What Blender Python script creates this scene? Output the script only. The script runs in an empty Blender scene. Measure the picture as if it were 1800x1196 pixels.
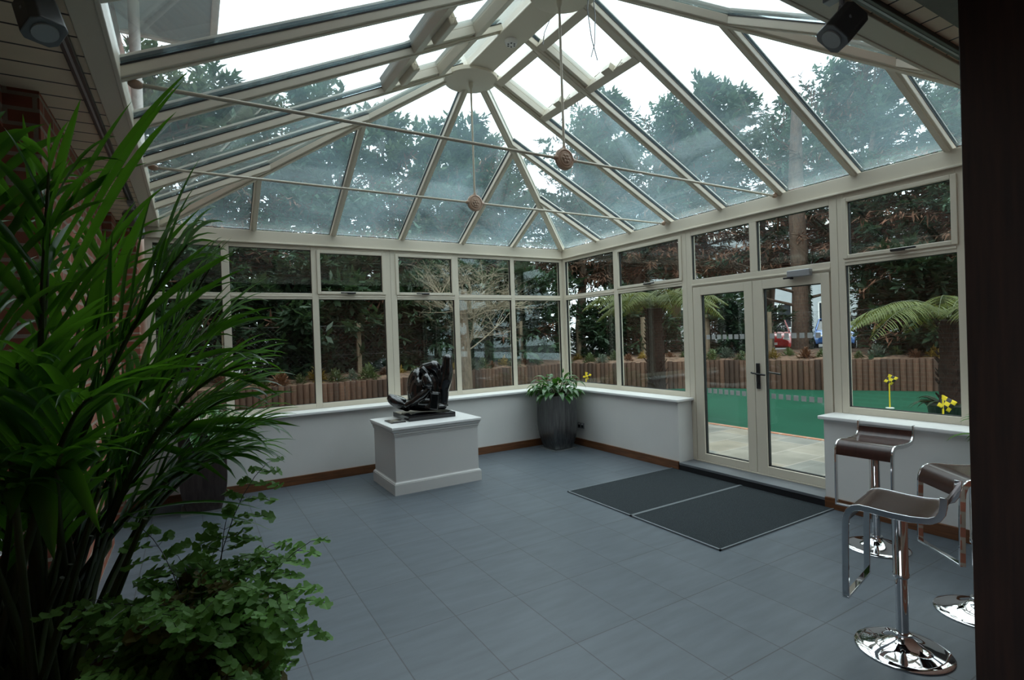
import bpy, bmesh, math, random
from mathutils import Vector, Matrix

C = bpy.context.scene
COL = C.collection
R = random.Random(7)
PI = math.pi

# ------------------------------------------------------------------ camera
CAM = Vector((-5.1109, -6.8497, 1.6462))
YAW, PITCH, ROLL = 0.541982, -0.0090454, -0.0346732
F_PX = 936.76
fw = Vector((math.sin(YAW)*math.cos(PITCH), math.cos(YAW)*math.cos(PITCH), math.sin(PITCH)))
rt = fw.cross(Vector((0, 0, 1))).normalized()
up = rt.cross(fw)
cr, sr = math.cos(ROLL), math.sin(ROLL)
rt2 = rt*cr + up*sr
up2 = -rt*sr + up*cr
cd = bpy.data.cameras.new('camera')
cd.sensor_fit = 'HORIZONTAL'
cd.sensor_width = 36.0
cd.lens = F_PX*36.0/1800.0
cd.clip_start = 0.02
cd.clip_end = 400
cam = bpy.data.objects.new('camera', cd)
COL.objects.link(cam)
cam.matrix_world = Matrix(((rt2.x, up2.x, -fw.x, CAM.x), (rt2.y, up2.y, -fw.y, CAM.y),
                           (rt2.z, up2.z, -fw.z, CAM.z), (0, 0, 0, 1)))
C.camera = cam

# ------------------------------------------------------------------ overcast sky and exposure
W = bpy.data.worlds.new('overcast_sky')
C.world = W
W.use_nodes = True
wn, wl = W.node_tree.nodes, W.node_tree.links
wn.clear()
wo = wn.new('ShaderNodeOutputWorld')
wb = wn.new('ShaderNodeBackground')
wt = wn.new('ShaderNodeTexCoord')
wsx = wn.new('ShaderNodeSeparateXYZ')
wr = wn.new('ShaderNodeValToRGB')
wl.new(wt.outputs['Generated'], wsx.inputs[0])
wl.new(wsx.outputs['Z'], wr.inputs['Fac'])
wr.color_ramp.elements[0].position = 0.0
wr.color_ramp.elements[0].color = (0.62, 0.68, 0.74, 1)
wr.color_ramp.elements[1].position = 0.8
wr.color_ramp.elements[1].color = (0.94, 0.975, 1.0, 1)
wl.new(wr.outputs['Color'], wb.inputs['Color'])
wb.inputs['Strength'].default_value = 3.5
wl.new(wb.outputs[0], wo.inputs['Surface'])
C.view_settings.view_transform = 'Standard'
C.view_settings.look = 'None'
C.view_settings.gamma = 1.0
C.view_settings.use_curve_mapping = False
C.view_settings.exposure = 0.34

# ------------------------------------------------------------------ materials
def srgb(r, g, b):
    f = lambda c: (c/255/12.92) if c/255 <= 0.04045 else ((c/255+0.055)/1.055)**2.4
    return (f(r), f(g), f(b), 1.0)

class M:
    """small helper around one node material"""
    def __init__(self, name):
        self.m = bpy.data.materials.new(name)
        self.m.use_nodes = True
        self.n, self.l = self.m.node_tree.nodes, self.m.node_tree.links
        self.b = self.n['Principled BSDF']
        self.out = self.n['Material Output']
    def node(self, t, **kw):
        x = self.n.new(t)
        for k, v in kw.items():
            if hasattr(x, k): setattr(x, k, v)
            else: x.inputs[k].default_value = v
        return x
    def link(self, a, b): self.l.new(a, b)

def plain(name, col, rough=0.5, metal=0.0, var=0.0, scale=8.0, bump=0.0, spec=None, stretch=None, coat=0.0, hue_random=0.0):
    k = M(name)
    k.b.inputs['Base Color'].default_value = col
    k.b.inputs['Roughness'].default_value = rough
    k.b.inputs['Metallic'].default_value = metal
    if spec is not None: k.b.inputs['Specular IOR Level'].default_value = spec
    if coat: k.b.inputs['Coat Weight'].default_value = coat; k.b.inputs['Coat Roughness'].default_value = 0.08
    if var or bump or hue_random:
        tc = k.node('ShaderNodeTexCoord')
        mp = k.node('ShaderNodeMapping')
        k.link(tc.outputs['Object'], mp.inputs[0])
        if stretch: mp.inputs['Scale'].default_value = stretch
        nz = k.node('ShaderNodeTexNoise', Scale=scale, Detail=5.0)
        k.link(mp.outputs[0], nz.inputs['Vector'])
        src = None
        if var:
            rp = k.node('ShaderNodeValToRGB')
            rp.color_ramp.elements[0].position = 0.3
            rp.color_ramp.elements[1].position = 0.7
            rp.color_ramp.elements[0].color = tuple(c*(1-var) for c in col[:3])+(1,)
            rp.color_ramp.elements[1].color = tuple(min(1, c*(1+var)) for c in col[:3])+(1,)
            k.link(nz.outputs['Fac'], rp.inputs[0])
            src = rp.outputs[0]
        if hue_random:
            oi = k.node('ShaderNodeObjectInfo')
            hs = k.node('ShaderNodeHueSaturation')
            mr = k.node('ShaderNodeMapRange')
            mr.inputs['To Min'].default_value = 1-hue_random
            mr.inputs['To Max'].default_value = 1+hue_random
            k.link(oi.outputs['Random'], mr.inputs['Value'])
            k.link(mr.outputs[0], hs.inputs['Value'])
            if src is not None: k.link(src, hs.inputs['Color'])
            else: hs.inputs['Color'].default_value = col
            src = hs.outputs[0]
        if src is not None: k.link(src, k.b.inputs['Base Color'])
        if bump:
            bp = k.node('ShaderNodeBump', Strength=bump, Distance=0.02)
            k.link(nz.outputs['Fac'], bp.inputs['Height'])
            k.link(bp.outputs[0], k.b.inputs['Normal'])
    return k.m

def glass(name, tint, base, grazing, dirt=0.0, dirtcol=(0.7, 0.8, 0.85, 1)):
    """clear sheet: coloured transmission, mirror reflection rising towards grazing, a film of dirt"""
    k = M(name)
    k.n.remove(k.b)
    tr = k.node('ShaderNodeBsdfTransparent', Color=tint)
    gl = k.node('ShaderNodeBsdfGlossy', Roughness=0.0)
    gl.inputs['Color'].default_value = (0.92, 0.98, 1.0, 1)
    lw = k.node('ShaderNodeLayerWeight', Blend=0.5)
    pw = k.node('ShaderNodeMath', operation='POWER')
    pw.inputs[1].default_value = 4.0
    k.link(lw.outputs['Facing'], pw.inputs[0])
    ma = k.node('ShaderNodeMath', operation='MULTIPLY_ADD')
    ma.inputs[1].default_value = grazing
    ma.inputs[2].default_value = base
    k.link(pw.outputs[0], ma.inputs[0])
    mx = k.node('ShaderNodeMixShader')
    k.link(ma.outputs[0], mx.inputs[0])
    k.link(tr.outputs[0], mx.inputs[1])
    k.link(gl.outputs[0], mx.inputs[2])
    last = mx
    if dirt:
        df = k.node('ShaderNodeBsdfDiffuse', Color=dirtcol)
        tl = k.node('ShaderNodeBsdfTranslucent', Color=dirtcol)
        ad = k.node('ShaderNodeMixShader', Fac=0.6)
        k.link(df.outputs[0], ad.inputs[1]); k.link(tl.outputs[0], ad.inputs[2])
        tc = k.node('ShaderNodeTexCoord')
        nz = k.node('ShaderNodeTexNoise', Scale=1.3, Detail=4.0)
        k.link(tc.outputs['Object'], nz.inputs['Vector'])
        mr = k.node('ShaderNodeMapRange')
        mr.inputs['From Min'].default_value = 0.35
        mr.inputs['From Max'].default_value = 0.75
        mr.inputs['To Min'].default_value = dirt*0.5
        mr.inputs['To Max'].default_value = dirt*1.6
        k.link(nz.outputs['Fac'], mr.inputs['Value'])
        m2 = k.node('ShaderNodeMixShader')
        k.link(mr.outputs[0], m2.inputs[0])
        k.link(mx.outputs[0], m2.inputs[1]); k.link(ad.outputs[0], m2.inputs[2])
        last = m2
    k.link(last.outputs[0], k.out.inputs['Surface'])
    return k.m

def leafy(name, col, trans, rough=0.4, amount=0.35, hue_random=0.25, gloss=0.5, var_scale=0):
    """thin leaf: lit from the front and glowing a little from behind"""
    k = M(name)
    oi = k.node('ShaderNodeObjectInfo')
    tc = k.node('ShaderNodeTexCoord')
    nz = k.node('ShaderNodeTexNoise', Scale=var_scale or 3.0, Detail=2.0)
    k.link(tc.outputs['Object'], nz.inputs['Vector'])
    ad = k.node('ShaderNodeMath', operation='ADD')
    k.link(oi.outputs['Random'], ad.inputs[0]); k.link(nz.outputs['Fac'], ad.inputs[1])
    mr = k.node('ShaderNodeMapRange')
    mr.inputs['From Min'].default_value = 0.4
    mr.inputs['From Max'].default_value = 1.6
    mr.inputs['To Min'].default_value = 1-hue_random
    mr.inputs['To Max'].default_value = 1+hue_random
    k.link(ad.outputs[0], mr.inputs['Value'])
    hs = k.node('ShaderNodeHueSaturation', Color=col)
    k.link(mr.outputs[0], hs.inputs['Value'])
    k.link(hs.outputs[0], k.b.inputs['Base Color'])
    k.b.inputs['Roughness'].default_value = rough
    k.b.inputs['Specular IOR Level'].default_value = gloss
    tl = k.node('ShaderNodeBsdfTranslucent', Color=trans)
    mx = k.node('ShaderNodeMixShader', Fac=amount)
    k.link(k.b.outputs[0], mx.inputs[1]); k.link(tl.outputs[0], mx.inputs[2])
    k.link(mx.outputs[0], k.out.inputs['Surface'])
    return k.m

def swizzled(k, order):
    """world position with its axes reordered, so that flat patterns lie on any wall"""
    g = k.node('ShaderNodeNewGeometry')
    s = k.node('ShaderNodeSeparateXYZ')
    c = k.node('ShaderNodeCombineXYZ')
    k.link(g.outputs['Position'], s.inputs[0])
    for i, a in enumerate(order): k.link(s.outputs[a], c.inputs[i])
    return c.outputs[0]

def brick_mat(name, order, c1, c2, mortar, bw, rh, ms, rough=0.85, offset=0.5, loc=(0, 0, 0), bump=0.5, noise=0.25, nscale=6, nstretch=(1, 1, 1), spec=0.3, bias=0.0):
    k = M(name)
    v = swizzled(k, order)
    mp = k.node('ShaderNodeMapping')
    mp.inputs['Location'].default_value = loc
    k.link(v, mp.inputs[0])
    br = k.node('ShaderNodeTexBrick')
    br.offset = offset
    br.inputs['Color1'].default_value = c1
    br.inputs['Color2'].default_value = c2
    br.inputs['Mortar'].default_value = mortar
    br.inputs['Scale'].default_value = 1.0
    br.inputs['Mortar Size'].default_value = ms
    br.inputs['Mortar Smooth'].default_value = 0.1
    br.inputs['Bias'].default_value = bias
    br.inputs['Brick Width'].default_value = bw
    br.inputs['Row Height'].default_value = rh
    k.link(mp.outputs[0], br.inputs['Vector'])
    m2 = k.node('ShaderNodeMapping')
    m2.inputs['Scale'].default_value = nstretch
    k.link(v, m2.inputs[0])
    nz = k.node('ShaderNodeTexNoise', Scale=nscale, Detail=6.0)
    k.link(m2.outputs[0], nz.inputs['Vector'])
    mr = k.node('ShaderNodeMapRange')
    mr.inputs['From Min'].default_value = 0.25
    mr.inputs['From Max'].default_value = 0.75
    mr.inputs['To Min'].default_value = 1-noise
    mr.inputs['To Max'].default_value = 1+noise
    k.link(nz.outputs['Fac'], mr.inputs['Value'])
    hs = k.node('ShaderNodeHueSaturation')
    k.link(br.outputs['Color'], hs.inputs['Color']); k.link(mr.outputs[0], hs.inputs['Value'])
    k.link(hs.outputs[0], k.b.inputs['Base Color'])
    k.b.inputs['Roughness'].default_value = rough
    k.b.inputs['Specular IOR Level'].default_value = spec
    if bump:
        bp = k.node('ShaderNodeBump', Strength=bump, Distance=0.004)
        bp.invert = True
        k.link(br.outputs['Fac'], bp.inputs['Height'])
        k.link(bp.outputs[0], k.b.inputs['Normal'])
    return k.m

MT = {}
MT['tile'] = brick_mat('grey_slate_tile', 'XYZ', (0.084, 0.101, 0.119, 1), (0.095, 0.113, 0.132, 1), (0.05, 0.054, 0.06, 1), 0.415, 0.622, 0.0035,
                       rough=0.38, offset=0.0, loc=(3.413, 3.966, 0), bump=0.25, noise=0.16, nscale=3.0, nstretch=(1.0, 5.0, 1), spec=0.45)
MT['brick_x'] = brick_mat('red_brick_facing_x', 'YZX', (0.20, 0.060, 0.035, 1), (0.27, 0.095, 0.058, 1), (0.27, 0.215, 0.17, 1), 0.225, 0.075, 0.010)
MT['brick_y'] = brick_mat('red_brick_facing_y', 'XZY', (0.20, 0.060, 0.035, 1), (0.27, 0.095, 0.058, 1), (0.27, 0.215, 0.17, 1), 0.225, 0.075, 0.010)
MT['board_left'] = brick_mat('cream_soffit_board_across', 'XYZ', (0.70, 0.55, 0.39, 1), (0.70, 0.55, 0.39, 1), (0.04, 0.03, 0.025, 1), 30.0, 0.175, 0.007, rough=0.5, loc=(15, 0, 0), bump=0.6, noise=0.04)
MT['board_front'] = brick_mat('cream_soffit_board_along', 'YXZ', (0.70, 0.55, 0.39, 1), (0.70, 0.55, 0.39, 1), (0.04, 0.03, 0.025, 1), 30.0, 0.145, 0.006, rough=0.5, loc=(15, 0, 0), bump=0.6, noise=0.04)
MT['paving'] = brick_mat('buff_sandstone_paving', 'XYZ', (0.30, 0.26, 0.205, 1), (0.20, 0.20, 0.187, 1), (0.33, 0.30, 0.26, 1), 0.72, 0.46, 0.012, rough=0.85, bump=0.4, noise=0.3, nscale=2.2, offset=0.37)
MT['edging'] = brick_mat('orange_brick_edging', 'YXZ', (0.36, 0.14, 0.075, 1), (0.42, 0.19, 0.11, 1), (0.4, 0.33, 0.27, 1), 0.21, 0.20, 0.008, offset=0.0, noise=0.2)
MT['cream'] = plain('cream_painted_aluminium', (0.62, 0.565, 0.46, 1), 0.38)
MT['white'] = plain('white_gloss_paint', (0.78, 0.78, 0.77, 1), 0.3)
MT['plaster'] = plain('off_white_plaster', (0.66, 0.655, 0.64, 1), 0.75, var=0.02, scale=3)
MT['plinth'] = plain('white_satin_plinth_paint', (0.62, 0.61, 0.60, 1), 0.45)
MT['oak'] = plain('dark_oak_skirting', (0.13, 0.052, 0.02, 1), 0.35, var=0.35, scale=5, stretch=(1, 1, 12))
MT['gasket'] = plain('black_rubber_gasket', (0.006, 0.006, 0.007, 1), 0.5)
MT['blackmetal'] = plain('black_powder_coat', (0.012, 0.012, 0.013, 1), 0.35)
MT['greymetal'] = plain('grey_metallic_paint', (0.32, 0.33, 0.35, 1), 0.38, metal=0.3)
MT['silver'] = plain('brushed_silver_metal', (0.55, 0.55, 0.55, 1), 0.3, metal=1.0)
MT['chrome'] = plain('polished_chrome', (0.72, 0.72, 0.73, 1), 0.04, metal=1.0)
MT['wenge'] = plain('dark_wenge_veneer', (0.040, 0.016, 0.012, 1), 0.24, var=0.15, scale=5, stretch=(1, 8, 1), spec=0.5)
MT['darkwood'] = plain('dark_stained_timber', (0.030, 0.012, 0.007, 1), 0.42, var=0.45, scale=4, stretch=(9, 9, 0.7))
MT['bronze'] = plain('polished_black_bronze', (0.004, 0.0045, 0.005, 1), 0.10, spec=0.7, coat=0.4)
MT['granite'] = plain('black_granite', (0.006, 0.006, 0.007, 1), 0.10, spec=0.6)
MT['zinc'] = plain('brushed_zinc', (0.14, 0.143, 0.147, 1), 0.30, metal=0.85, var=0.35, scale=7, stretch=(6, 6, 0.6), bump=0.02)
MT['zincdark'] = plain('dark_bronzed_zinc', (0.055, 0.042, 0.04, 1), 0.45, metal=0.5, var=0.3, scale=7, stretch=(6, 6, 0.6))
MT['traymetal'] = plain('galvanised_tray', (0.30, 0.32, 0.33, 1), 0.35, metal=0.6)
MT['soil'] = plain('dark_compost', (0.018, 0.012, 0.008, 1), 0.95, var=0.4, scale=60, bump=0.6)
MT['mat'] = plain('charcoal_ribbed_carpet', (0.042, 0.050, 0.055, 1), 0.95, var=0.5, scale=220, bump=0.8, spec=0.1)
MT['alutrim'] = plain('grey_aluminium_trim', (0.17, 0.19, 0.205, 1), 0.45, metal=0.3)
MT['slate'] = plain('grey_slate_slab', (0.12, 0.13, 0.142, 1), 0.4, var=0.12, scale=4)
MT['slatedark'] = plain('black_slate_riser', (0.012, 0.012, 0.014, 1), 0.4)
MT['ivory'] = plain('ivory_plastic', (0.58, 0.53, 0.42, 1), 0.35)
MT['whiteplastic'] = plain('white_plastic', (0.75, 0.75, 0.73, 1), 0.4)
MT['terracotta'] = plain('pink_beige_painted_casting', (0.48, 0.33, 0.24, 1), 0.45)
MT['upvc'] = plain('white_upvc', (0.72, 0.66, 0.60, 1), 0.35)
MT['greyrender'] = plain('pale_grey_cladding', (0.36, 0.39, 0.40, 1), 0.7, var=0.06, scale=1.2)
MT['blind'] = plain('white_blind_slat', (0.72, 0.74, 0.72, 1), 0.5)
MT['paper'] = plain('white_card', (0.7, 0.7, 0.68, 1), 0.5)
MT['log'] = plain('weathered_brown_log', (0.075, 0.037, 0.022, 1), 0.8, var=0.35, scale=6, stretch=(8, 8, 0.8), bump=0.3, hue_random=0.45)
MT['logend'] = plain('pale_log_end', (0.24, 0.14, 0.08, 1), 0.85, var=0.3, scale=30)
MT['bark'] = plain('brown_conifer_bark', (0.075, 0.045, 0.03, 1), 0.9, var=0.45, scale=7, stretch=(4, 4, 0.7), bump=0.8)
MT['palebark'] = plain('pale_grey_brown_bark', (0.17, 0.13, 0.095, 1), 0.9, var=0.35, scale=9, stretch=(3, 3, 0.8), bump=0.6)
MT['twig'] = plain('pale_bare_twig', (0.25, 0.205, 0.145, 1), 0.85, var=0.3, scale=4)
MT['deadtwig'] = plain('red_brown_dead_spray', (0.13, 0.058, 0.032, 1), 0.9, hue_random=0.3)
MT['mulch'] = plain('brown_leaf_litter', (0.15, 0.090, 0.060, 1), 0.95, var=0.6, scale=9, bump=0.8)
MT['tarmac'] = plain('grey_tarmac', (0.10, 0.10, 0.10, 1), 0.9, var=0.2, scale=5)
MT['fernfibre'] = plain('dark_fibrous_fern_trunk', (0.024, 0.011, 0.007, 1), 0.95, var=0.6, scale=18, stretch=(5, 5, 1), bump=1.0)
MT['fencepost'] = plain('weathered_timber_post', (0.20, 0.15, 0.10, 1), 0.9, var=0.25, scale=6)
MT['wire'] = plain('galvanised_wire', (0.07, 0.08, 0.08, 1), 0.6)
MT['flagyellow'] = plain('yellow_flag_cloth', (0.78, 0.58, 0.02, 1), 0.7)
MT['carred'] = plain('red_car_paint', (0.42, 0.012, 0.014, 1), 0.2, coat=0.6)
MT['carblue'] = plain('blue_car_paint', (0.03, 0.12, 0.36, 1), 0.2, coat=0.6)
MT['carsilver'] = plain('silver_car_paint', (0.55, 0.57, 0.60, 1), 0.2, coat=0.6)
MT['carwhite'] = plain('white_car_paint', (0.78, 0.78, 0.78, 1), 0.25, coat=0.5)
MT['carglass'] = plain('car_window_glass', (0.02, 0.025, 0.03, 1), 0.03, spec=1.0)
MT['tyre'] = plain('black_tyre', (0.012, 0.012, 0.012, 1), 0.8)
MT['winglass'] = glass('clear_window_glass', (0.83, 0.885, 0.865, 1), 0.045, 0.60)
MT['doorglass'] = glass('clear_door_glass', (0.84, 0.89, 0.875, 1), 0.04, 0.60)
MT['roofglass'] = glass('blue_tinted_roof_glass', (0.90, 0.955, 0.965, 1), 0.05, 0.60, dirt=0.075, dirtcol=(0.50, 0.72, 0.78, 1))
MT['lampmetal'] = plain('dull_silver_lamp_metal', (0.13, 0.13, 0.13, 1), 0.35, metal=0.4)
MT['lensglass'] = plain('grey_lamp_lens', (0.30, 0.31, 0.30, 1), 0.12, spec=0.8)
MT['housewin'] = plain('dark_house_window', (0.02, 0.025, 0.03, 1), 0.05, spec=0.8)
MT['frosted'] = plain('etched_square_sticker', (0.42, 0.43, 0.42, 1), 0.6)
MT['palm'] = leafy('palm_leaf', (0.021, 0.068, 0.014, 1), (0.15, 0.42, 0.02, 1), rough=0.28, amount=0.30, hue_random=0.45, gloss=0.6)
MT['palmstem'] = plain('green_palm_stem', (0.040, 0.055, 0.012, 1), 0.5, var=0.4, scale=4)
MT['drytip'] = plain('dry_brown_leaf', (0.12, 0.045, 0.015, 1), 0.7)
MT['maiden'] = leafy('maidenhair_leaflet', (0.13, 0.27, 0.065, 1), (0.26, 0.50, 0.07, 1), rough=0.5, amount=0.3, hue_random=0.4, gloss=0.3, var_scale=9)
MT['maidenbrown'] = leafy('browned_maidenhair_leaflet', (0.10, 0.085, 0.022, 1), (0.20, 0.16, 0.03, 1), rough=0.6, amount=0.3, hue_random=0.4, gloss=0.2, var_scale=9)
MT['blackstem'] = plain('wiry_black_stem', (0.010, 0.006, 0.005, 1), 0.4)
MT['lily'] = leafy('peace_lily_leaf', (0.040, 0.125, 0.030, 1), (0.10, 0.28, 0.03, 1), rough=0.28, amount=0.2, hue_random=0.3, gloss=0.6)
MT['conifer'] = leafy('dark_conifer_spray', (0.056, 0.096, 0.064, 1), (0.08, 0.13, 0.06, 1), rough=0.7, amount=0.25, hue_random=0.45, gloss=0.15, var_scale=1.2)
MT['conifer2'] = leafy('olive_conifer_spray', (0.072, 0.104, 0.056, 1), (0.09, 0.13, 0.05, 1), rough=0.7, amount=0.25, hue_random=0.45, gloss=0.15, var_scale=1.2)
MT['laurel'] = leafy('dark_evergreen_leaf', (0.032, 0.060, 0.032, 1), (0.05, 0.09, 0.03, 1), rough=0.4, amount=0.2, hue_random=0.5, gloss=0.3, var_scale=3)
MT['treefern'] = leafy('tree_fern_frond', (0.10, 0.12, 0.036, 1), (0.13, 0.15, 0.025, 1), rough=0.6, amount=0.3, hue_random=0.35, gloss=0.3, var_scale=2)
MT['shrubgreen'] = leafy('green_bed_shrub_leaf', (0.085, 0.115, 0.045, 1), (0.10, 0.14, 0.03, 1), rough=0.6, amount=0.2, hue_random=0.4, var_scale=9)
MT['shrubyellow'] = leafy('yellow_bed_shrub_leaf', (0.26, 0.17, 0.03, 1), (0.22, 0.15, 0.02, 1), rough=0.6, amount=0.2, hue_random=0.4, var_scale=9)
MT['shrubbrown'] = leafy('bronze_bed_shrub_leaf', (0.16, 0.075, 0.04, 1), (0.14, 0.06, 0.02, 1), rough=0.7, amount=0.2, hue_random=0.4, var_scale=9)
MT['shrubgrey'] = leafy('silver_bed_shrub_leaf', (0.15, 0.18, 0.14, 1), (0.15, 0.18, 0.12, 1), rough=0.7, amount=0.2, hue_random=0.3, var_scale=9)

def turf():
    k = M('green_artificial_turf')
    tc = k.node('ShaderNodeTexCoord')
    a = k.node('ShaderNodeTexNoise', Scale=160.0, Detail=2.0)
    b = k.node('ShaderNodeTexNoise', Scale=0.8, Detail=3.0)
    k.link(tc.outputs['Object'], a.inputs['Vector']); k.link(tc.outputs['Object'], b.inputs['Vector'])
    m = k.node('ShaderNodeMath', operation='MULTIPLY_ADD')
    m.inputs[1].default_value = 0.5
    k.link(a.outputs['Fac'], m.inputs[0]); k.link(b.outputs['Fac'], m.inputs[2])
    r = k.node('ShaderNodeValToRGB')
    r.color_ramp.elements[0].position = 0.45
    r.color_ramp.elements[1].position = 1.0
    r.color_ramp.elements[0].color = (0.011, 0.058, 0.034, 1)
    r.color_ramp.elements[1].color = (0.015, 0.082, 0.048, 1)
    k.link(m.outputs[0], r.inputs[0]); k.link(r.outputs[0], k.b.inputs['Base Color'])
    k.b.inputs['Roughness'].default_value = 0.9
    k.b.inputs['Specular IOR Level'].default_value = 0.1
    return k.m
MT['turf'] = turf()

# ------------------------------------------------------------------ mesh helpers
class MB:
    def __init__(self): self.v, self.f, self.mi = [], [], []
    def add(self, vs, fs, mi=0):
        o = len(self.v)
        self.v.extend(tuple(x) for x in vs)
        self.f.extend(tuple(i+o for i in q) for q in fs)
        self.mi.extend([mi]*len(fs))
        return self
    def box(self, x0, x1, y0, y1, z0, z1, mi=0):
        x0, x1 = min(x0, x1), max(x0, x1); y0, y1 = min(y0, y1), max(y0, y1); z0, z1 = min(z0, z1), max(z0, z1)
        v = [(x0, y0, z0), (x1, y0, z0), (x1, y1, z0), (x0, y1, z0), (x0, y0, z1), (x1, y0, z1), (x1, y1, z1), (x0, y1, z1)]
        return self.add(v, [(0, 3, 2, 1), (4, 5, 6, 7), (0, 1, 5, 4), (1, 2, 6, 5), (2, 3, 7, 6), (3, 0, 4, 7)], mi)
    def obox(self, c, ax, ay, az, mi=0):
        c, ax, ay, az = Vector(c), Vector(ax), Vector(ay), Vector(az)
        v = [c+ax*i+ay*j+az*k for k in (-1, 1) for j in (-1, 1) for i in (-1, 1)]
        return self.add(v, [(0, 2, 3, 1), (4, 5, 7, 6), (0, 1, 5, 4), (1, 3, 7, 5), (3, 2, 6, 7), (2, 0, 4, 6)], mi)
    def beam(self, p0, p1, w, h0, h1, upv, mi=0):
        """bar from p0 to p1, w wide, from h0 to h1 along upv above the p0-p1 line"""
        p0, p1 = Vector(p0), Vector(p1)
        d = (p1-p0).normalized()
        s = d.cross(Vector(upv)).normalized()
        u = s.cross(d).normalized()
        c = (p0+p1)/2+u*(h0+h1)/2
        return self.obox(c, (p1-p0)/2, s*(w/2), u*((h1-h0)/2), mi)
    def tube(self, pts, r, n=8, cap=True, mi=0):
        pts = [Vector(p) for p in pts]
        rs = r if isinstance(r, (list, tuple)) else [r]*len(pts)
        ref = None
        o = len(self.v)
        for i, p in enumerate(pts):
            a, b = pts[max(i-1, 0)], pts[min(i+1, len(pts)-1)]
            d = (b-a)
            d = d.normalized() if d.length > 1e-9 else Vector((0, 0, 1))
            if ref is None:
                ref = Vector((1, 0, 0)) if abs(d.x) < 0.8 else Vector((0, 1, 0))
            s = d.cross(ref)
            if s.length < 1e-6: s = d.cross(Vector((0.3, 0.5, 0.8)))
            s.normalize()
            ref = s.cross(d).normalized()
            for k in range(n):
                t = 2*PI*k/n
                self.v.append(tuple(p+(s*math.cos(t)+ref*math.sin(t))*rs[i]))
        m = len(pts)
        for i in range(m-1):
            for k in range(n):
                self.f.append((o+i*n+k, o+i*n+(k+1) % n, o+(i+1)*n+(k+1) % n, o+(i+1)*n+k)); self.mi.append(mi)
        if cap:
            self.f.append(tuple(o+k for k in range(n))[::-1]); self.mi.append(mi)
            self.f.append(tuple(o+(m-1)*n+k for k in range(n))); self.mi.append(mi)
        return self
    def lathe(self, prof, c=(0, 0, 0), n=32, axis='Z', mi=0):
        """prof: (radius, height) pairs"""
        c = Vector(c); o = len(self.v)
        for r, h in prof:
            for k in range(n):
                t = 2*PI*k/n
                a, b = r*math.cos(t), r*math.sin(t)
                p = {'Z': (a, b, h), 'Y': (a, h, -b), 'X': (h, a, b)}[axis]
                self.v.append(tuple(c+Vector(p)))
        for i in range(len(prof)-1):
            for k in range(n):
                self.f.append((o+i*n+k, o+i*n+(k+1) % n, o+(i+1)*n+(k+1) % n, o+(i+1)*n+k)); self.mi.append(mi)
        self.f.append(tuple(o+k for k in range(n))[::-1]); self.mi.append(mi)
        self.f.append(tuple(o+(len(prof)-1)*n+k for k in range(n))); self.mi.append(mi)
        return self
    def prism(self, poly, d, mi=0):
        """poly: list of 3-D points of one flat face, d: extrusion vector"""
        d = Vector(d); n = len(poly)
        v = [Vector(p) for p in poly]+[Vector(p)+d for p in poly]
        f = [tuple(range(n))[::-1], tuple(range(n, 2*n))]+[(i, (i+1) % n, n+(i+1) % n, n+i) for i in range(n)]
        return self.add(v, f, mi)
    def loft(self, rings, cap=True, mi=0):
        o = len(self.v); n = len(rings[0])
        for r in rings: self.v.extend(tuple(p) for p in r)
        for i in range(len(rings)-1):
            for k in range(n):
                self.f.append((o+i*n+k, o+i*n+(k+1) % n, o+(i+1)*n+(k+1) % n, o+(i+1)*n+k)); self.mi.append(mi)
        if cap:
            self.f.append(tuple(o+k for k in range(n))[::-1]); self.mi.append(mi)
            self.f.append(tuple(o+(len(rings)-1)*n+k for k in range(n))); self.mi.append(mi)
        return self
    def blob(self, c, rad, rot=None, n=14, mi=0):
        rot = rot or Matrix.Identity(3)
        vs, fs = [], []
        c = Vector(c)
        m = n//2
        for i in range(1, m):
            a = PI*i/m
            for k in range(n):
                t = 2*PI*k/n
                p = Vector((math.sin(a)*math.cos(t)*rad[0], math.sin(a)*math.sin(t)*rad[1], math.cos(a)*rad[2]))
                vs.append(c+rot @ p)
        tp, bt = len(vs), len(vs)+1
        vs += [c+rot @ Vector((0, 0, rad[2])), c-rot @ Vector((0, 0, rad[2]))]
        for i in range(m-2):
            for k in range(n): fs.append((i*n+k, (i+1)*n+k, (i+1)*n+(k+1) % n, i*n+(k+1) % n))
        for k in range(n):
            fs.append((tp, k, (k+1) % n)); fs.append((bt, (m-2)*n+(k+1) % n, (m-2)*n+k))
        return self.add(vs, fs, mi)
    def build(self, name, mats, parent=None, smooth=None, bevel=0.0, origin=None, segs=2):
        me = bpy.data.meshes.new(name)
        org = Vector(origin) if origin is not None else Vector((0, 0, 0))
        me.from_pydata([tuple(Vector(p)-org) for p in self.v], [], self.f)
        if not isinstance(mats, (list, tuple)): mats = [mats]
        for m in mats: me.materials.append(m if not isinstance(m, str) else MT[m])
        if len(mats) > 1: me.polygons.foreach_set('material_index', self.mi)
        if smooth is not None:
            me.polygons.foreach_set('use_smooth', [True]*len(me.polygons))
            me.set_sharp_from_angle(angle=math.radians(smooth))
        me.update()
        o = bpy.data.objects.new(name, me)
        COL.objects.link(o)
        if parent is not None:
            o.parent = parent
            if origin is not None: o.location = org
        elif origin is not None: o.location = org
        if bevel:
            b = o.modifiers.new('edge', 'BEVEL')
            b.width = bevel; b.segments = segs; b.limit_method = 'ANGLE'; b.angle_limit = math.radians(40)
        return o

def tag(o, label, cat, group=None, kind=None):
    o['label'] = label; o['category'] = cat
    if group: o['group'] = group
    if kind: o['kind'] = kind
    return o

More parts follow.
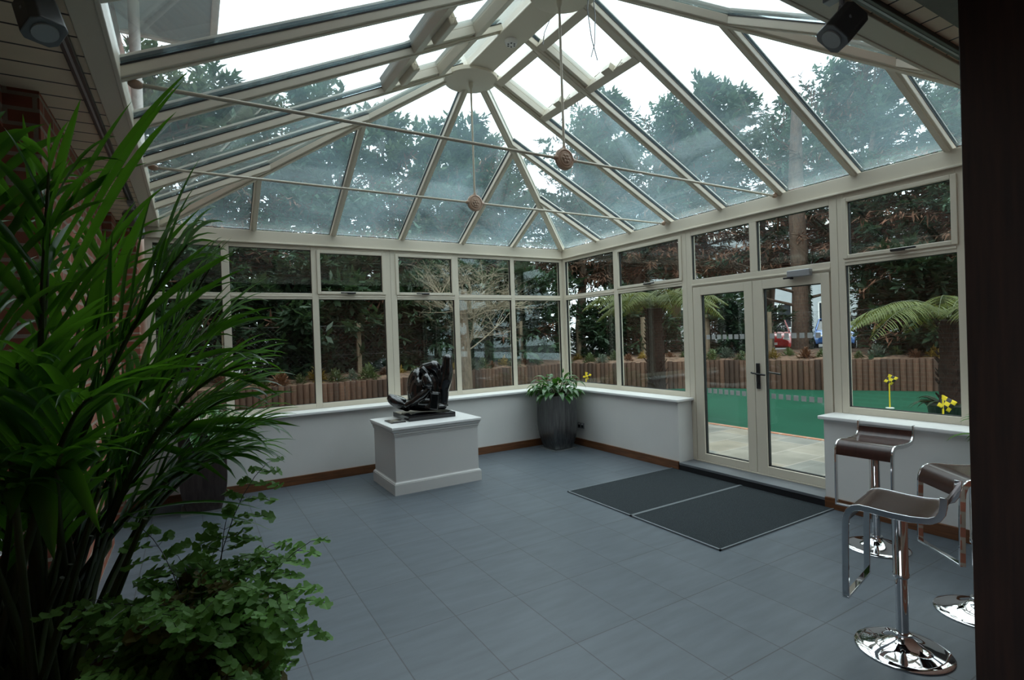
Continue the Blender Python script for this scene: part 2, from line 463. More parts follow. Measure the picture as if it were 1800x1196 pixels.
def thing(name, label, cat, loc=(0, 0, 0), rz=0.0, group=None, kind=None):
    o = bpy.data.objects.new(name, None)
    o.empty_display_size = 0.1
    COL.objects.link(o)
    o.location = loc; o.rotation_euler = (0, 0, rz)
    return tag(o, label, cat, group, kind)

def kids(o): return [c for c in bpy.data.objects if c.parent == o]

def dup(root, loc, rz=0.0, label=None, group=None, scale=None, cat=None):
    r = root.copy(); COL.objects.link(r)
    r.location = loc; r.rotation_euler = (0, 0, rz)
    if scale: r.scale = scale
    if label: r['label'] = label
    if group: r['group'] = group
    if cat: r['category'] = cat
    for ch in kids(root):
        c = ch.copy(); COL.objects.link(c); c.parent = r
        for g in kids(ch):
            d = g.copy(); COL.objects.link(d); d.parent = c
    return r

ST = 'structure'

# ================================================================== room shell
def solid(name, mb, mat, label, cat, bevel=0.0, smooth=None):
    return tag(mb.build(name, mat, bevel=bevel, smooth=smooth), label, cat, kind=ST)

solid('floor', MB().box(-8.6, 0.0, -9.6, -0.0, -0.12, 0.0), 'tile', 'blue-grey rectangular floor tiles laid across the whole glazed room', 'floor')

# dwarf walls under the glazing
solid('wall_back', MB().box(-5.72, -0.26, -0.25, 0.10, 0.0, 0.80), 'plaster', 'low white plastered wall below the far run of windows', 'wall')
solid('wall_right', MB().box(-0.26, 0.10, -2.50, 0.10, 0.0, 0.80), 'plaster', 'low white plastered wall between the far corner and the glazed doors', 'wall')
solid('wall_right', MB().box(-0.26, 0.10, -6.0, -4.18, 0.0, 0.80), 'plaster', 'low white plastered wall behind the bar stools, right of the glazed doors', 'wall')
solid('baseboard_back', MB().box(-5.72, -0.26, -0.272, -0.25, 0, 0.10), 'oak', 'dark oak skirting along the low wall under the far windows', 'skirting', 0.004)
solid('baseboard_right', MB().box(-0.282, -0.26, -2.50, -0.272, 0, 0.10), 'oak', 'dark oak skirting between the corner planter and the door step', 'skirting', 0.004)
solid('baseboard_right', MB().box(-0.282, -0.26, -5.9, -4.18, 0, 0.10), 'oak', 'dark oak skirting behind the bar stools right of the door step', 'skirting', 0.004)

def sill(mb, name, label): solid(name, mb, 'white', label, 'window sill', 0.008)
sill(MB().prism([(-5.60, -0.30, 0.795), (-5.60, 0.0, 0.795), (-0.0, 0.0, 0.795), (-0.30, -0.30, 0.795)], (0, 0, 0.033)), 'trim_1', 'white window sill under the far windows behind the sculpture plinth')
sill(MB().prism([(-0.30, -0.30, 0.795), (0, 0, 0.795), (0, -2.53, 0.795), (-0.30, -2.53, 0.795)], (0, 0, 0.033)), 'trim_2', 'white window sill between the corner planter and the glazed doors')
sill(MB().prism([(-0.30, -4.145, 0.795), (0, -4.145, 0.795), (0, -6.0, 0.795), (-0.30, -6.0, 0.795)], (0, 0, 0.033)), 'trim_3', 'white window sill above the bar stools, right of the glazed doors')

# door step
st = thing('trim_4', 'grey slate step with black riser in front of the glazed doors', 'door step', kind=ST)
MB().box(-0.27, 0.06, -4.18, -2.50, 0.062, 0.088).build('tread', 'slate', st, bevel=0.003)
MB().box(-0.266, 0.02, -4.18, -2.50, 0.0, 0.062).build('riser', 'slatedark', st)

# eaves beam on the two glazed sides
def eaves(name, b1, b2, label):
    t = thing(name, label, 'eaves beam', kind=ST)
    b1.build('beam', 'cream', t, bevel=0.004)
    b2.build('lip', 'cream', t, bevel=0.004)
eaves('trim_5', MB().box(-5.60, 0.09, -0.035, 0.09, 2.824, 2.968), MB().box(-5.60, 0.0, -0.052, -0.03, 2.818, 2.836), 'cream eaves beam above the far windows, carrying the roof bars')
eaves('trim_6', MB().box(-0.035, 0.09, -6.0, -0.0351, 2.824, 2.968), MB().box(-0.052, -0.03, -6.0, -0.0521, 2.818, 2.836), 'cream eaves beam above the glazed doors and right-hand windows')

# ------------------------------------------------------------------ windows
def uw(side):
    if side == 'A': return lambda mb, u0, u1, w0, w1, z0, z1: mb.box(u0, u1, w0, w1, z0, z1)
    return lambda mb, u0, u1, w0, w1, z0, z1: mb.box(w0, w1, u0, u1, z0, z1)

ZB, ZT, ZU, ZH = 0.89, 2.17, 2.243, 2.77     # glass bottom, lower glass top, upper glass bottom, upper glass top
def latch(side, u, z, parent):
    mb = MB(); B = uw(side)
    B(mb, u-0.05, u+0.05, -0.062, -0.030, z-0.010, z+0.012)
    B(mb, u-0.14, u+0.045, -0.078, -0.060, z-0.006, z+0.010)
    return mb.build('handle', 'blackmetal', parent, bevel=0.004)

def window(name, label, side, u0, u1, cells):
    """cells: (glass u0, u1, top light opens?)"""
    t = thing(name, label, 'window', kind=ST)
    B = uw(side)
    fr, gk = MB(), MB()
    cells = sorted(cells)
    edges = [u0]+[x for c in cells for x in c[:2]]+[u1]
    for a, b in zip(edges[0::2], edges[1::2]):           # posts and mullions
        B(fr, a, b, -0.02, 0.05, 0.828, 2.824)
        if b-a > 0.12: B(fr, a+0.045, b-0.045, -0.028, -0.02, 0.829, 2.823)
    for a, b, op in cells:
        B(fr, a, b, -0.02, 0.05, 0.828, ZB)
        B(fr, a, b, -0.02, 0.05, ZT, ZU)
        B(fr, a, b, -0.02, 0.05, ZH, 2.824)
        B(fr, a, b, -0.026, -0.02, ZT+0.028, ZT+0.046)   # moulding on the transom
        rects = [(a, b, ZB, ZT)]
        up_ = (a, b, ZU, ZH)
        if op:
            s = 0.030
            sh = MB()
            o0, o1, p0, p1 = a-0.012, b+0.012, ZU-0.012, ZH+0.004
            for (x0, x1, y0, y1) in ((o0, a+s, p0, p1), (b-s, o1, p0, p1), (a+s, b-s, p0, ZU+0.022), (a+s, b-s, ZH-s, p1)):
                B(sh, x0, x1, -0.034, 0.03, y0, y1)
            so = sh.build('opening_sash', 'cream', t, bevel=0.004)
            up_ = (a+s, b-s, ZU+0.022, ZH-s)
            latch(side, (a+b)/2-0.02, ZU+0.004, so)
        rects.append(up_)
        for k, (x0, x1, z0, z1) in enumerate(rects):
            g = 0.005
            for q in ((x0, x0+g, z0, z1), (x1-g, x1, z0, z1), (x0+g, x1-g, z0, z0+g), (x0+g, x1-g, z1-g, z1)):
                B(gk, q[0], q[1], -0.004, 0.028, q[2], q[3])
            pm = MB(); B(pm, x0+g, x1-g, 0.004, 0.024, z0+g, z1-g)
            pm.build('pane', 'winglass', t)
    fr.build('frame', 'cream', t, bevel=0.003)
    gk.build('gasket', 'gasket', t)
    return t

window('window_1', 'cream window in the far wall beside the brick wall, three bays wide', 'A', -5.50, -2.833,
       [(-5.43, -4.79, False), (-4.709, -3.823, False), (-3.748, -2.914, True)])
window('window_2', 'cream window in the far wall behind the sculpture, three bays up to the corner', 'A', -2.831, 0.05,
       [(-2.751, -1.92, True), (-1.847, -0.984, False), (-0.919, -0.078, False)])
window('window_3', 'cream two-bay window between the far corner and the glazed doors', 'B', -2.484, -0.02,
       [(-1.203, -0.078, False), (-2.41, -1.281, True)])
window('window_4', 'cream window behind the bar stools, right of the glazed doors', 'B', -6.0, -4.222,
       [(-5.102, -4.279, True), (-5.93, -5.165, False)])

# ------------------------------------------------------------------ glazed double doors
dr = thing('door_1', 'cream glazed double doors with a two-pane light above', 'door', kind=ST)
fr, gk = MB(), MB()
for (a, b) in ((-2.56, -2.486), (-4.22, -4.150)): fr.box(-0.02, 0.05, a, b, 0.088, 2.824)
fr.box(-0.02, 0.05, -4.150, -2.56, 2.745, 2.824)
fr.box(-0.02, 0.05, -4.150, -2.56, 2.135, 2.225)
fr.box(-0.03, -0.02, -4.150, -2.56, 2.150, 2.168)
fr.box(-0.02, 0.05, -3.405, -3.325, 2.225, 2.745)
fr.box(-0.03, 0.05, -4.150, -2.56, 0.088, 0.104)
for (a, b) in ((-3.325, -2.56), (-4.150, -3.405)):
    g = 0.005
    for q in ((a, a+g, 2.225, 2.745), (b-g, b, 2.225, 2.745), (a, b, 2.225, 2.225+g), (a, b, 2.745-g, 2.745)):
        gk.box(-0.004, 0.028, q[0], q[1], q[2], q[3])
    MB().box(0.004, 0.024, a+g, b-g, 2.23, 2.74).build('pane', 'winglass', dr)
fr.build('frame', 'cream', dr, bevel=0.003)
gk.build('gasket', 'gasket', dr)
def leaf(y0, y1, g0, g1, handle_y=None, lever=0):
    lf = MB()
    for (a, b, z0, z1) in ((y0, g0, 0.106, 2.13), (g1, y1, 0.106, 2.13), (g0, g1, 0.106, 0.19), (g0, g1, 2.035, 2.13)):
        lf.box(-0.026, 0.04, a, b, z0, z1)
    L = lf.build('door_leaf', 'cream', dr, bevel=0.003)
    gg, s = MB(), 0.008
    for q in ((g0, g0+s, 0.19, 2.035), (g1-s, g1, 0.19, 2.035), (g0, g1, 0.19, 0.19+s), (g0, g1, 2.035-s, 2.035)):
        gg.box(-0.006, 0.03, q[0], q[1], q[2], q[3])
    gg.build('gasket', 'gasket', L)
    MB().box(0.004, 0.024, g0+s, g1-s, 0.198, 2.027).build('pane', 'doorglass', L)
    sq = MB()
    for zc in (1.545, 0.925):
        n = 7
        for i in range(n):
            yc = g0+s+0.045+i*(g1-g0-2*s-0.06)/(n-0.4)
            sq.box(0.0015, 0.004, yc-0.024, yc+0.024, zc-0.026, zc+0.026)
    sq.build('safety_marking', 'frosted', L)
    return L
leaf(-3.345, -2.572, -3.245, -2.680)
L2 = leaf(-4.140, -3.349, -4.060, -3.465)
hd = MB()
hd.box(-0.040, -0.026, -3.412, -3.372, 0.995, 1.262)
hd.tube([(-0.04, -3.392, 1.155), (-0.075, -3.392, 1.155), (-0.082, -3.42, 1.152), (-0.078, -3.50, 1.146)], 0.010, 8)
hd.tube([(-0.04, -3.392, 1.155), (-0.06, -3.392, 1.155), (-0.066, -3.35, 1.158), (-0.064, -3.33, 1.165)], 0.009, 8)
hd.lathe([(0.012, 0), (0.012, 0.006)], (-0.046, -3.392, 1.06), 12, 'X')
hd.build('handle', 'blackmetal', L2, smooth=40, bevel=0.003)
oh = MB()
oh.tube([(0.04, -3.40, 1.155), (0.085, -3.40, 1.155), (0.09, -3.43, 1.16), (0.088, -3.56, 1.145)], 0.010, 8)
oh.build('handle', 'blackmetal', L2, smooth=40)
dc = MB()
dc.box(-0.085, -0.028, -3.99, -3.765, 2.118, 2.182)
cl = dc.build('door_closer', 'greymetal', dr, bevel=0.006)
MB().tube([(-0.06, -3.80, 2.112), (-0.13, -3.76, 2.108), (-0.05, -3.72, 2.112)], 0.008, 6).build('arm', 'blackmetal', cl)
MB().lathe([(0.016, -0.02), (0.016, 0.0)], (-0.06, -3.80, 2.118), 12).build('pivot', 'blackmetal', cl, smooth=40)

# ------------------------------------------------------------------ glass roof
RX, Y1, Y2, YE, X0 = -2.68, -2.25, -3.68, -5.83, -5.36
ZE, ZR = 2.94, 4.253
SE = (ZR-ZE)/2.68
SA = (ZR-ZE)/2.25
SN = (ZR-ZE)/(Y2-YE)
planes = {                                             # height of the underside of the bars over the plan
    'E': lambda x, y: ZE+SE*(-x),
    'W': lambda x, y: ZE+SE*(x-X0),
    'N': lambda x, y: ZE+SA*(-y),
    'S': lambda x, y: ZE+SN*(y-YE)}
nrm = {'E': Vector((SE, 0, 1)).normalized(), 'W': Vector((-SE, 0, 1)).normalized(),
       'N': Vector((0, SA, 1)).normalized(), 'S': Vector((0, -SN, 1)).normalized()}
plan = {'E': [(0, 0), (RX, Y1), (RX, Y2), (0, YE)], 'W': [(X0, 0), (X0, YE), (RX, Y2), (RX, Y1)],
        'N': [(0, 0), (X0, 0), (RX, Y1)], 'S': [(0, YE), (RX, Y2), (X0, YE)]}
roof = thing('glass_roof', 'hipped glass roof with cream glazing bars over the whole room', 'glass roof', kind=ST)

def clip(poly, axis, val, keep_greater):
    out = []
    n = len(poly)
    for i in range(n):
        a, b = poly[i], poly[(i+1) % n]
        ia = (a[axis] >= val) == keep_greater or abs(a[axis]-val) < 1e-9
        ib = (b[axis] >= val) == keep_greater or abs(b[axis]-val) < 1e-9
        if ia: out.append(a)
        if ia != ib:
            t = (val-a[axis])/(b[axis]-a[axis])
            p = (a[0]+(b[0]-a[0])*t, a[1]+(b[1]-a[1])*t)
            out.append(p)
    res = []
    for p in out:
        if not res or (abs(p[0]-res[-1][0])+abs(p[1]-res[-1][1])) > 1e-6: res.append(p)
    if len(res) > 1 and (abs(res[0][0]-res[-1][0])+abs(res[0][1]-res[-1][1])) < 1e-6: res.pop()
    return res

BAR_D = 0.055
def rpoint(face, x, y, off=0.0):
    return Vector((x, y, planes[face](x, y)))+nrm[face]*off

def pane(face, poly, off=BAR_D+0.002, parent=None, th=0.022, name='roof_pane'):
    if len(poly) < 3: return
    v = [rpoint(face, x, y, off) for x, y in poly]
    MB().prism(v, nrm[face]*th).build(name, 'roofglass', parent or roof)

RY = [-0.863, -1.564, -2.257, -2.99, -3.69, -4.385, -5.07]
RXs = [-0.921, -1.763, -2.654, -3.547, -4.447]
def hipx_n(y): return RX*(-y)/(-Y1)          # x of the far right hip at y
def hipx_s(y): return RX*(y-YE)/(Y2-YE)
def bar(face, a, b, w=0.064, name='rafter'):
    mb = MB()
    p0, p1 = rpoint(face, *a), rpoint(face, *b)
    mb.beam(p0, p1, w, 0, BAR_D, nrm[face])
    mb.beam(p0, p1, w*0.45, -0.008, 0.002, nrm[face])
    mb.beam(p0, p1, w*1.05, BAR_D+0.026, BAR_D+0.042, nrm[face])
    r_ = mb.build(name, 'cream', roof, bevel=0.004)
    g_ = MB(); g_.beam(p0, p1, w+0.006, BAR_D-0.007, BAR_D+0.001, nrm[face]); g_.beam(p0, p1, w+0.008, BAR_D+0.0245, BAR_D+0.0262, nrm[face])
    g_.build('gasket', 'gasket', r_)

for y in RY:
    xt = RX+0.10
    if y > Y1: xt = hipx_n(y)
    elif y < Y2-0.02: xt = hipx_s(y)
    bar('E', (-0.0, y), (xt, y))
    bar('W', (X0, y), (X0-xt, y))
for x in RXs:
    d = min(-x, x-X0)
    yt = Y1*d/2.68
    bar('N', (x, -0.0), (x, yt if abs(x-RX) > 0.1 else Y1+0.12))
    ys = YE+(Y2-YE)*d/2.68
    bar('S', (x, YE), (x, ys if abs(x-RX) > 0.1 else Y2-0.12))

def hip(c, apex, faces):
    p0 = Vector((c[0], c[1], ZE-0.012)); p1 = Vector((apex[0], apex[1], ZR-0.012))
    u = (nrm[faces[0]]+nrm[faces[1]]).normalized()
    mb = MB()
    mb.beam(p0, p1, 0.075, 0, BAR_D, u)
    mb.beam(p0, p1, 0.035, -0.010, 0.002, u)
    mb.beam(p0, p1, 0.08, BAR_D+0.024, BAR_D+0.045, u)
    mb.build('hip_rafter', 'cream', roof, bevel=0.004)
hip((0, 0), (RX, Y1), 'EN'); hip((X0, 0), (RX, Y1), 'WN'); hip((0, YE), (RX, Y2), 'ES'); hip((X0, YE), (RX, Y2), 'WS')
# ridge and its two bosses
rb = MB()
rb.box(RX-0.13, RX+0.13, Y2, Y1, 4.165, 4.185)
rb.box(RX-0.09, RX+0.09, Y2, Y1, 4.185, 4.40)
rb.build('ridge_beam', 'cream', roof, bevel=0.006)
for yb in (Y1+0.05, Y2-0.05):
    MB().lathe([(0.20, 4.130), (0.26, 4.142), (0.265, 4.175), (0.16, 4.21), (0.10, 4.36)], (RX, yb, 0), 36).build('boss_plate', 'cream', roof, smooth=35)

# panes: one per bay, three where a vent sits
VX0, VX1 = -2.42, -1.90
def vent(face, y0, y1):
    a, b = (VX0, VX1) if face == 'E' else (X0-VX1-0.09, X0-VX0-0.09)
    t = MB()
    m = 0.035
    q = lambda x, y, o: rpoint(face, x, y, o)
    n = nrm[face]
    ylo, yhi = y0+m, y1-m
    bars = [((a, ylo), (a, yhi)), ((b, ylo), (b, yhi))]
    for (p, r) in bars: t.beam(q(*p, 0), q(*r, 0), 0.075, 0.0, BAR_D+0.02, n)
    for (p, r) in (((a, ylo+0.02), (b, ylo+0.02)), ((a, yhi-0.02), (b, yhi-0.02))): t.beam(q(*p, 0), q(*r, 0), 0.04, 0.015, BAR_D+0.02, n)
    # raised lid frame
    for (p, r) in bars: t.beam(q(*p, 0), q(*r, 0), 0.05, BAR_D+0.02, BAR_D+0.07, n)
    for (p, r) in (((a, ylo+0.015), (b, ylo+0.015)), ((a, yhi-0.015), (b, yhi-0.015))): t.beam(q(*p, 0), q(*r, 0), 0.05, BAR_D+0.02, BAR_D+0.07, n)
    v = t.build('roof_vent', 'cream', roof, bevel=0.003)
    pane(face, [(a+0.02, ylo), (b-0.02, ylo), (b-0.02, yhi), (a+0.02, yhi)], BAR_D+0.03, parent=v)
    lo = b if face == 'E' else a
    yc = (ylo+yhi)/2
    ac = MB()
    inx = -0.055 if face == 'E' else 0.055
    c = q(lo+inx, yc-0.02, -0.005)
    ax = Vector((0, 1, 0)); s = ax.cross(n)
    if face == 'W':
        ac.obox(c, ax*0.15, s*0.035, n*0.045)
        ac.build('actuator', 'ivory', v, bevel=0.010)
    else:
        ac.obox(c+n*0.02, ax*0.05, s*0.03, n*0.03)
        for dy in (-0.04, 0.0, 0.04):
            ac.tube([c+ax*dy-n*0.01, c+ax*dy+s*0.05+n*0.03, c+ax*(dy+0.03)+n*0.05], 0.004, 5)
        ac.build('actuator', 'ivory', v, bevel=0.006)
    ch = MB()
    ch.tube([c+ax*0.16, c+ax*0.19+n*0.04, c+ax*0.12+n*0.06], 0.004, 5)
    ch.tube([c-ax*0.16, c-ax*0.20-n*0.02, c-ax*0.12-n*0.04, c-ax*0.17+n*0.03], 0.003, 5)
    ch.build('chain', 'ivory', v)
    return a, b
def strips(face, axis, cuts):
    for lo, hi in zip(cuts[:-1], cuts[1:]):
        p = clip(clip(plan[face], axis, lo, True), axis, hi, False)
        if axis == 1 and -3.70 < lo < -2.2 and hi < -2.2 and lo > -3.72:
            a, b = vent(face, lo, hi)
            pane(face, clip(p, 0, a, False)); pane(face, clip(p, 0, b, True))
        else: pane(face, p)
cy = [YE]+sorted(RY)+[0.0]
strips('E', 1, cy); strips('W', 1, cy)
cx_ = [X0]+sorted(RXs)+[0.0]
strips('N', 0, cx_); strips('S', 0, cx_)

# ------------------------------------------------------------------ house walls, soffits, upper storey
wlf = thing('wall_left', 'red brick house wall with piers on the left behind the palm', 'wall', kind=ST)
mb = MB()
mb.box(-6.25, -5.72, -3.35, -1.25, 0, 2.95)
mb.box(-6.25, -5.72, -0.55, 0.05, 0, 2.95)
mb.box(-5.72, -5.56, -0.18, 0.05, 0, 2.95)
mb.box(-6.25, -5.72, 0.05, 0.55, 0, 5.5)
mb.box(-6.25, -5.72, 1.45, 4.7, 0, 5.5)
mb.box(-6.25, -5.72, 0.55, 1.45, 0, 0.9); mb.box(-6.25, -5.72, 0.55, 1.45, 2.6, 5.5)
mb.box(-6.25, -5.72, -6.0, -5.2, 0, 2.95)
mb.box(-6.25, -5.86, -3.35, -5.2, 2.75, 2.95); mb.box(-6.25, -5.86, -1.25, -0.55, 2.75, 2.95)
mb.build('brickwork', 'brick_x', wlf)
MB().box(-6.25, -5.72, -3.352, -3.349, 0.0, 2.95).build('pier_face', 'brick_y', wlf)
def house_opening(y0, y1, z0, z1, x, mat, label, n=4, slats=True, name='window_5'):
    t = thing(name, label, 'window', kind=ST)
    f = MB()
    for k in range(n+1):
        yy = y0+(y1-y0)*k/n
        f.box(x-0.03, x+0.03, yy-0.03, yy+0.03, z0, z1)
    f.box(x-0.03, x+0.03, y0, y1, z0, z0+0.06); f.box(x-0.03, x+0.03, y0, y1, z1-0.06, z1)
    f.build('frame', 'white', t, bevel=0.004)
    MB().box(x-0.02, x-0.005, y0, y1, z0, z1).build('pane', 'housewin', t)
    if slats:
        s = MB()
        m = int((z1-z0)/0.06)
        for k in range(m):
            z = z0+0.04+k*0.06
            s.obox((x+0.055, (y0+y1)/2, z), (0.018, 0, 0.010), (0, (y1-y0)/2, 0), (-0.001, 0, 0.002))
        s.build('blind_slats', 'blind', t)
house_opening(-5.2, -3.35, 0.05, 2.75, -5.98, 'white', 'white-framed house window with pale slats, far left behind the palm', 3)
house_opening(-1.25, -0.55, 0.05, 2.75, -5.90, 'white', 'white door frame in the left brick wall near the far windows', 1, False, 'window_6')
house_opening(0.55, 1.45, 0.9, 2.6, -5.80, 'white', 'white house window in the brick wall outside the far windows', 2, False, 'window_7')

# brick wall on the right of the opening the room is seen through, clad in dark timber on its near side
wfr = thing('wall_front', 'dark timber clad wall end at the right edge, brick towards the stools', 'wall', kind=ST)
MB().box(-2.50, 0.10, -6.12, -6.0, 0, 2.95).build('brickwork', 'brick_y', wfr)
MB().box(-2.50, 0.10, -6.20, -6.121, 0, 2.95).build('cladding', 'darkwood', wfr)
jb = MB()
jb.box(-2.556, -2.50, -6.22, -5.995, 0, 2.95)
jb.build('jamb', 'darkwood', wfr, bevel=0.004)
MB().box(-8.6, 0.1, -6.3, -5.89, 2.90, 3.05).build('head_beam', 'darkwood', wfr)
# dim room behind the opening
dim = MB()
dim.box(-8.6, 0.1, -9.7, -9.6, 0, 3.05); dim.box(-8.7, -8.6, -9.7, -5.2, 0, 0.8); dim.box(-8.7, -8.6, -9.7, -5.2, 2.6, 3.05); dim.box(-8.7, -8.6, -6.5, -5.2, 0.8, 2.6); dim.box(-8.7, -8.6, -9.7, -9.3, 0.8, 2.6); dim.box(0.0, 0.1, -9.6, -6.2, 0, 2.95)  # unseen opening in the west wall, added to let daylight onto palm and soffit
dim.box(-8.6, -6.25, -6.0, -5.9, 0, 3.05)
solid('wall_near', dim, plain('dim_brown_room_wall', (0.34, 0.24, 0.17, 1), 0.8), 'dim brown walls of the adjoining room on the near side of the opening', 'wall')
cl_ = thing('ceiling', 'cream boarded soffits along the left and near edges of the glass roof', 'ceiling', kind=ST)
MB().box(-6.25, -5.47, -5.72, 0.04, 2.95, 2.97).build('boards', 'board_left', cl_)
MB().box(-6.25, 0.0, -5.89, -5.72, 2.95, 2.97).build('boards', 'board_front', cl_)
MB().box(-8.6, 0.0, -9.6, -6.3, 2.95, 3.05).build('boards', plain('dim_room_ceiling', (0.5, 0.45, 0.38, 1), 0.8), cl_)
fs = MB()
fs.box(-5.47, -5.362, -5.72, 0.0, 2.935, 2.965)
fs.box(-5.362, 0.0, -5.72, -5.61, 2.935, 2.965)
fs.build('edge_board', 'ivory', cl_, bevel=0.004)
fs = MB()
fs.box(-5.376, -5.355, -5.61, 0.0, 2.93, 3.07); fs.box(-5.355, 0.0, -5.625, -5.605, 2.93, 3.05)
fs.build('fascia', 'cream', cl_, bevel=0.004)
# box gutters behind the fascias
gt = MB(); gt.box(-5.56, -5.376, -5.83, 0.0, 2.985, 3.02); gt.box(-5.56, 0.0, -5.95, -5.64, 2.985, 3.02)
solid('trim_7', gt, 'greymetal', 'grey box gutter on top of the left and near soffits', 'gutter')
# storey above
us = thing('upper_storey', 'brick upper storey with a pale grey overhanging eaves, seen through the roof glass', 'building', kind=ST)
u = MB(); u.box(-6.25, -5.82, -9.0, 0.05, 3.05, 5.5); u.build('brickwork', 'brick_x', us)
u = MB(); u.box(-5.82, 0.1, -6.6, -6.2, 3.05, 5.5); u.build('brickwork', 'brick_y', us)
u = MB(); u.box(-6.4, -4.78, -9.0, 1.02, 5.5, 5.56); u.box(-4.78, 0.2, -9.0, -5.4, 5.5, 5.56); u.build('eaves_soffit', 'greyrender', us)
u = MB(); u.box(-4.78, -4.70, -5.4, 1.10, 5.47, 5.75); u.box(-6.4, -4.78, 1.02, 1.10, 5.47, 5.75); u.box(-4.70, 0.2, -5.4, -5.32, 5.47, 5.75); u.build('eaves_fascia', 'upvc', us, bevel=0.01)
u = MB(); u.box(-6.4, -4.78, -9.0, 1.02, 5.56, 5.7); u.box(-4.78, 0.2, -9.0, -5.4, 5.56, 5.7); u.build('roof_deck', 'greyrender', us)
dp = thing('downpipe', 'pinkish white downpipe on the brick wall just outside the far windows', 'downpipe', (-5.53, 0.34, 0))
MB().tube([(0, 0, 0.0), (0, 0, 5.5)], 0.055, 16).build('pipe', 'upvc', dp, smooth=40)
for z in (1.0, 2.6, 4.6):
    MB().lathe([(0.066, -0.02), (0.066, 0.02)], (0, 0, z), 16).build('clip', 'upvc', dp, smooth=40)
MB().box(-0.25, -0.05, -0.02, 0.02, 4.58, 4.62).build('bracket', 'upvc', dp)

# ================================================================== things in the room
# plinth
PX0, PX1, PY0, PY1 = -3.333, -2.31, -1.42, -0.64
pl = thing('plinth', 'white panelled plinth carrying the black sculpture', 'plinth', ((PX0+PX1)/2, (PY0+PY1)/2, 0))
hx, hy = (PX1-PX0)/2, (PY1-PY0)/2
def sq(h, ix, z): return [(-hx+ix, -hy+ix, z), (hx-ix, -hy+ix, z), (hx-ix, hy-ix, z), (-hx+ix, hy-ix, z)]
def rings(prof): return MB().loft([sq(0, i, z) for i, z in prof])
rings([(0.000, 0), (0.000, 0.112), (0.005, 0.113), (0.005, 0.122), (0.018, 0.132), (0.020, 0.138)]).build('skirting', 'plinth', pl)
rings([(0.022, 0.13), (0.022, 0.64)]).build('body', 'plinth', pl)
rings([(0.024, 0.618), (0.014, 0.619), (0.014, 0.632), (0.018, 0.634), (0.008, 0.637), (0.008, 0.652), (0.012, 0.654), (0.002, 0.660), (-0.004, 0.674), (-0.006, 0.684), (-0.002, 0.686), (-0.002, 0.690)]).build('moulding', 'plinth', pl)
rings([(-0.012, 0.690), (-0.016, 0.694), (-0.016, 0.715), (-0.012, 0.720)]).build('top', 'white', pl)

# sculpture: one continuous crouching form in black polished metal on a granite slab
SCX, SCY, SCZ = -2.78, -0.90, 0.7205
sc = thing('sculpture', 'polished black abstract sculpture of a crouching figure with one raised limb', 'sculpture', (SCX, SCY, SCZ))
MB().box(-0.285, 0.285, -0.27, 0.27, 0, 0.058).build('granite_base', 'granite', sc, bevel=0.004)
sv, sf = MB(), 0.00678/8.545
def sp(cx, cy, d=0.0):
    X = (cx-680)*sf; Zc = (985-cy)*sf+0.02
    return Vector((X*math.cos(YAW)+d*math.sin(YAW), -X*math.sin(YAW)+d*math.cos(YAW), Zc))
def chain(pts, n=16):
    """tapering limb through (across, down, depth, radius) points measured on the figure"""
    P = [(sp(a, b, d), r*sf) for a, b, d, r in pts]
    for (p, r), (q, s) in zip(P[:-1], P[1:]):
        m = 10
        for i in range(m+1):
            t = i/m
            sv.blob(p.lerp(q, t), (r+(s-r)*t,)*3, n=n)
def sblob(cx, cy, d, rx, rz, ry, tilt=0.0):
    rot = Matrix.Rotation(-YAW, 3, 'Z') @ Matrix.Rotation(tilt, 3, 'Y')
    sv.blob(sp(cx, cy, d), (rx*sf, ry*sf, rz*sf), rot, n=28)
chain([(195, 700, -0.02, 48), (270, 740, -0.01, 66), (360, 800, 0.0, 84), (430, 850, 0.0, 78)])
sblob(300, 765, 0.02, 150, 60, 120, 0.5)
chain([(560, 450, 0.02, 105), (545, 600, 0.02, 112), (560, 740, 0.02, 118), (600, 830, 0.02, 95)])
sblob(600, 480, 0.05, 150, 210, 190, 0.18)
chain([(640, 400, 0.04, 95), (740, 310, 0.03, 110), (850, 275, 0.0, 100), (900, 330, 0.02, 85)])
chain([(760, 430, -0.12, 70), (785, 500, -0.13, 80), (800, 545, -0.11, 58)])
chain([(470, 820, -0.10, 55), (560, 780, -0.13, 58), (680, 690, -0.14, 56), (790, 600, -0.13, 46)])
chain([(1060, 165, 0.0, 74), (1056, 240, 0.0, 78), (1042, 360, 0.0, 98), (1015, 470, 0.0, 102), (980, 570, 0.0, 88), (985, 700, 0.0, 76), (965, 850, 0.0, 70)])
chain([(900, 340, 0.02, 90), (940, 430, 0.03, 105), (930, 560, 0.03, 110), (880, 720, 0.02, 120)])
sblob(800, 860, -0.12, 90, 42, 70)
sblob(760, 600, 0.05, 215, 290, 170, 0.1)
sblob(880, 480, 0.05, 110, 210, 120)
sblob(690, 790, -0.03, 250, 130, 170)
sblob(620, 620, -0.05, 130, 220, 130, 0.1)
sblob(800, 780, 0.02, 190, 150, 150)
sblob(320, 790, 0.0, 200, 92, 130, 0.45)
sblob(720, 860, 0.02, 330, 70, 190)
def facet(cx, cy, d, w, h, dep, rot):
    r = Matrix.Rotation(-YAW, 3, 'Z') @ Matrix.Rotation(rot, 3, 'Y')
    sv.obox(sp(cx, cy, d), r @ Vector((w*sf, 0, 0)), r @ Vector((0, dep*sf, 0)), r @ Vector((0, 0, h*sf)))
facet(870, 770, -0.13, 62, 120, 70, 0.12)
facet(720, 330, -0.06, 34, 62, 90, -0.75)
facet(1035, 600, 0.01, 34, 75, 70, 0.35)
fg = sv.build('figure', 'bronze', sc)
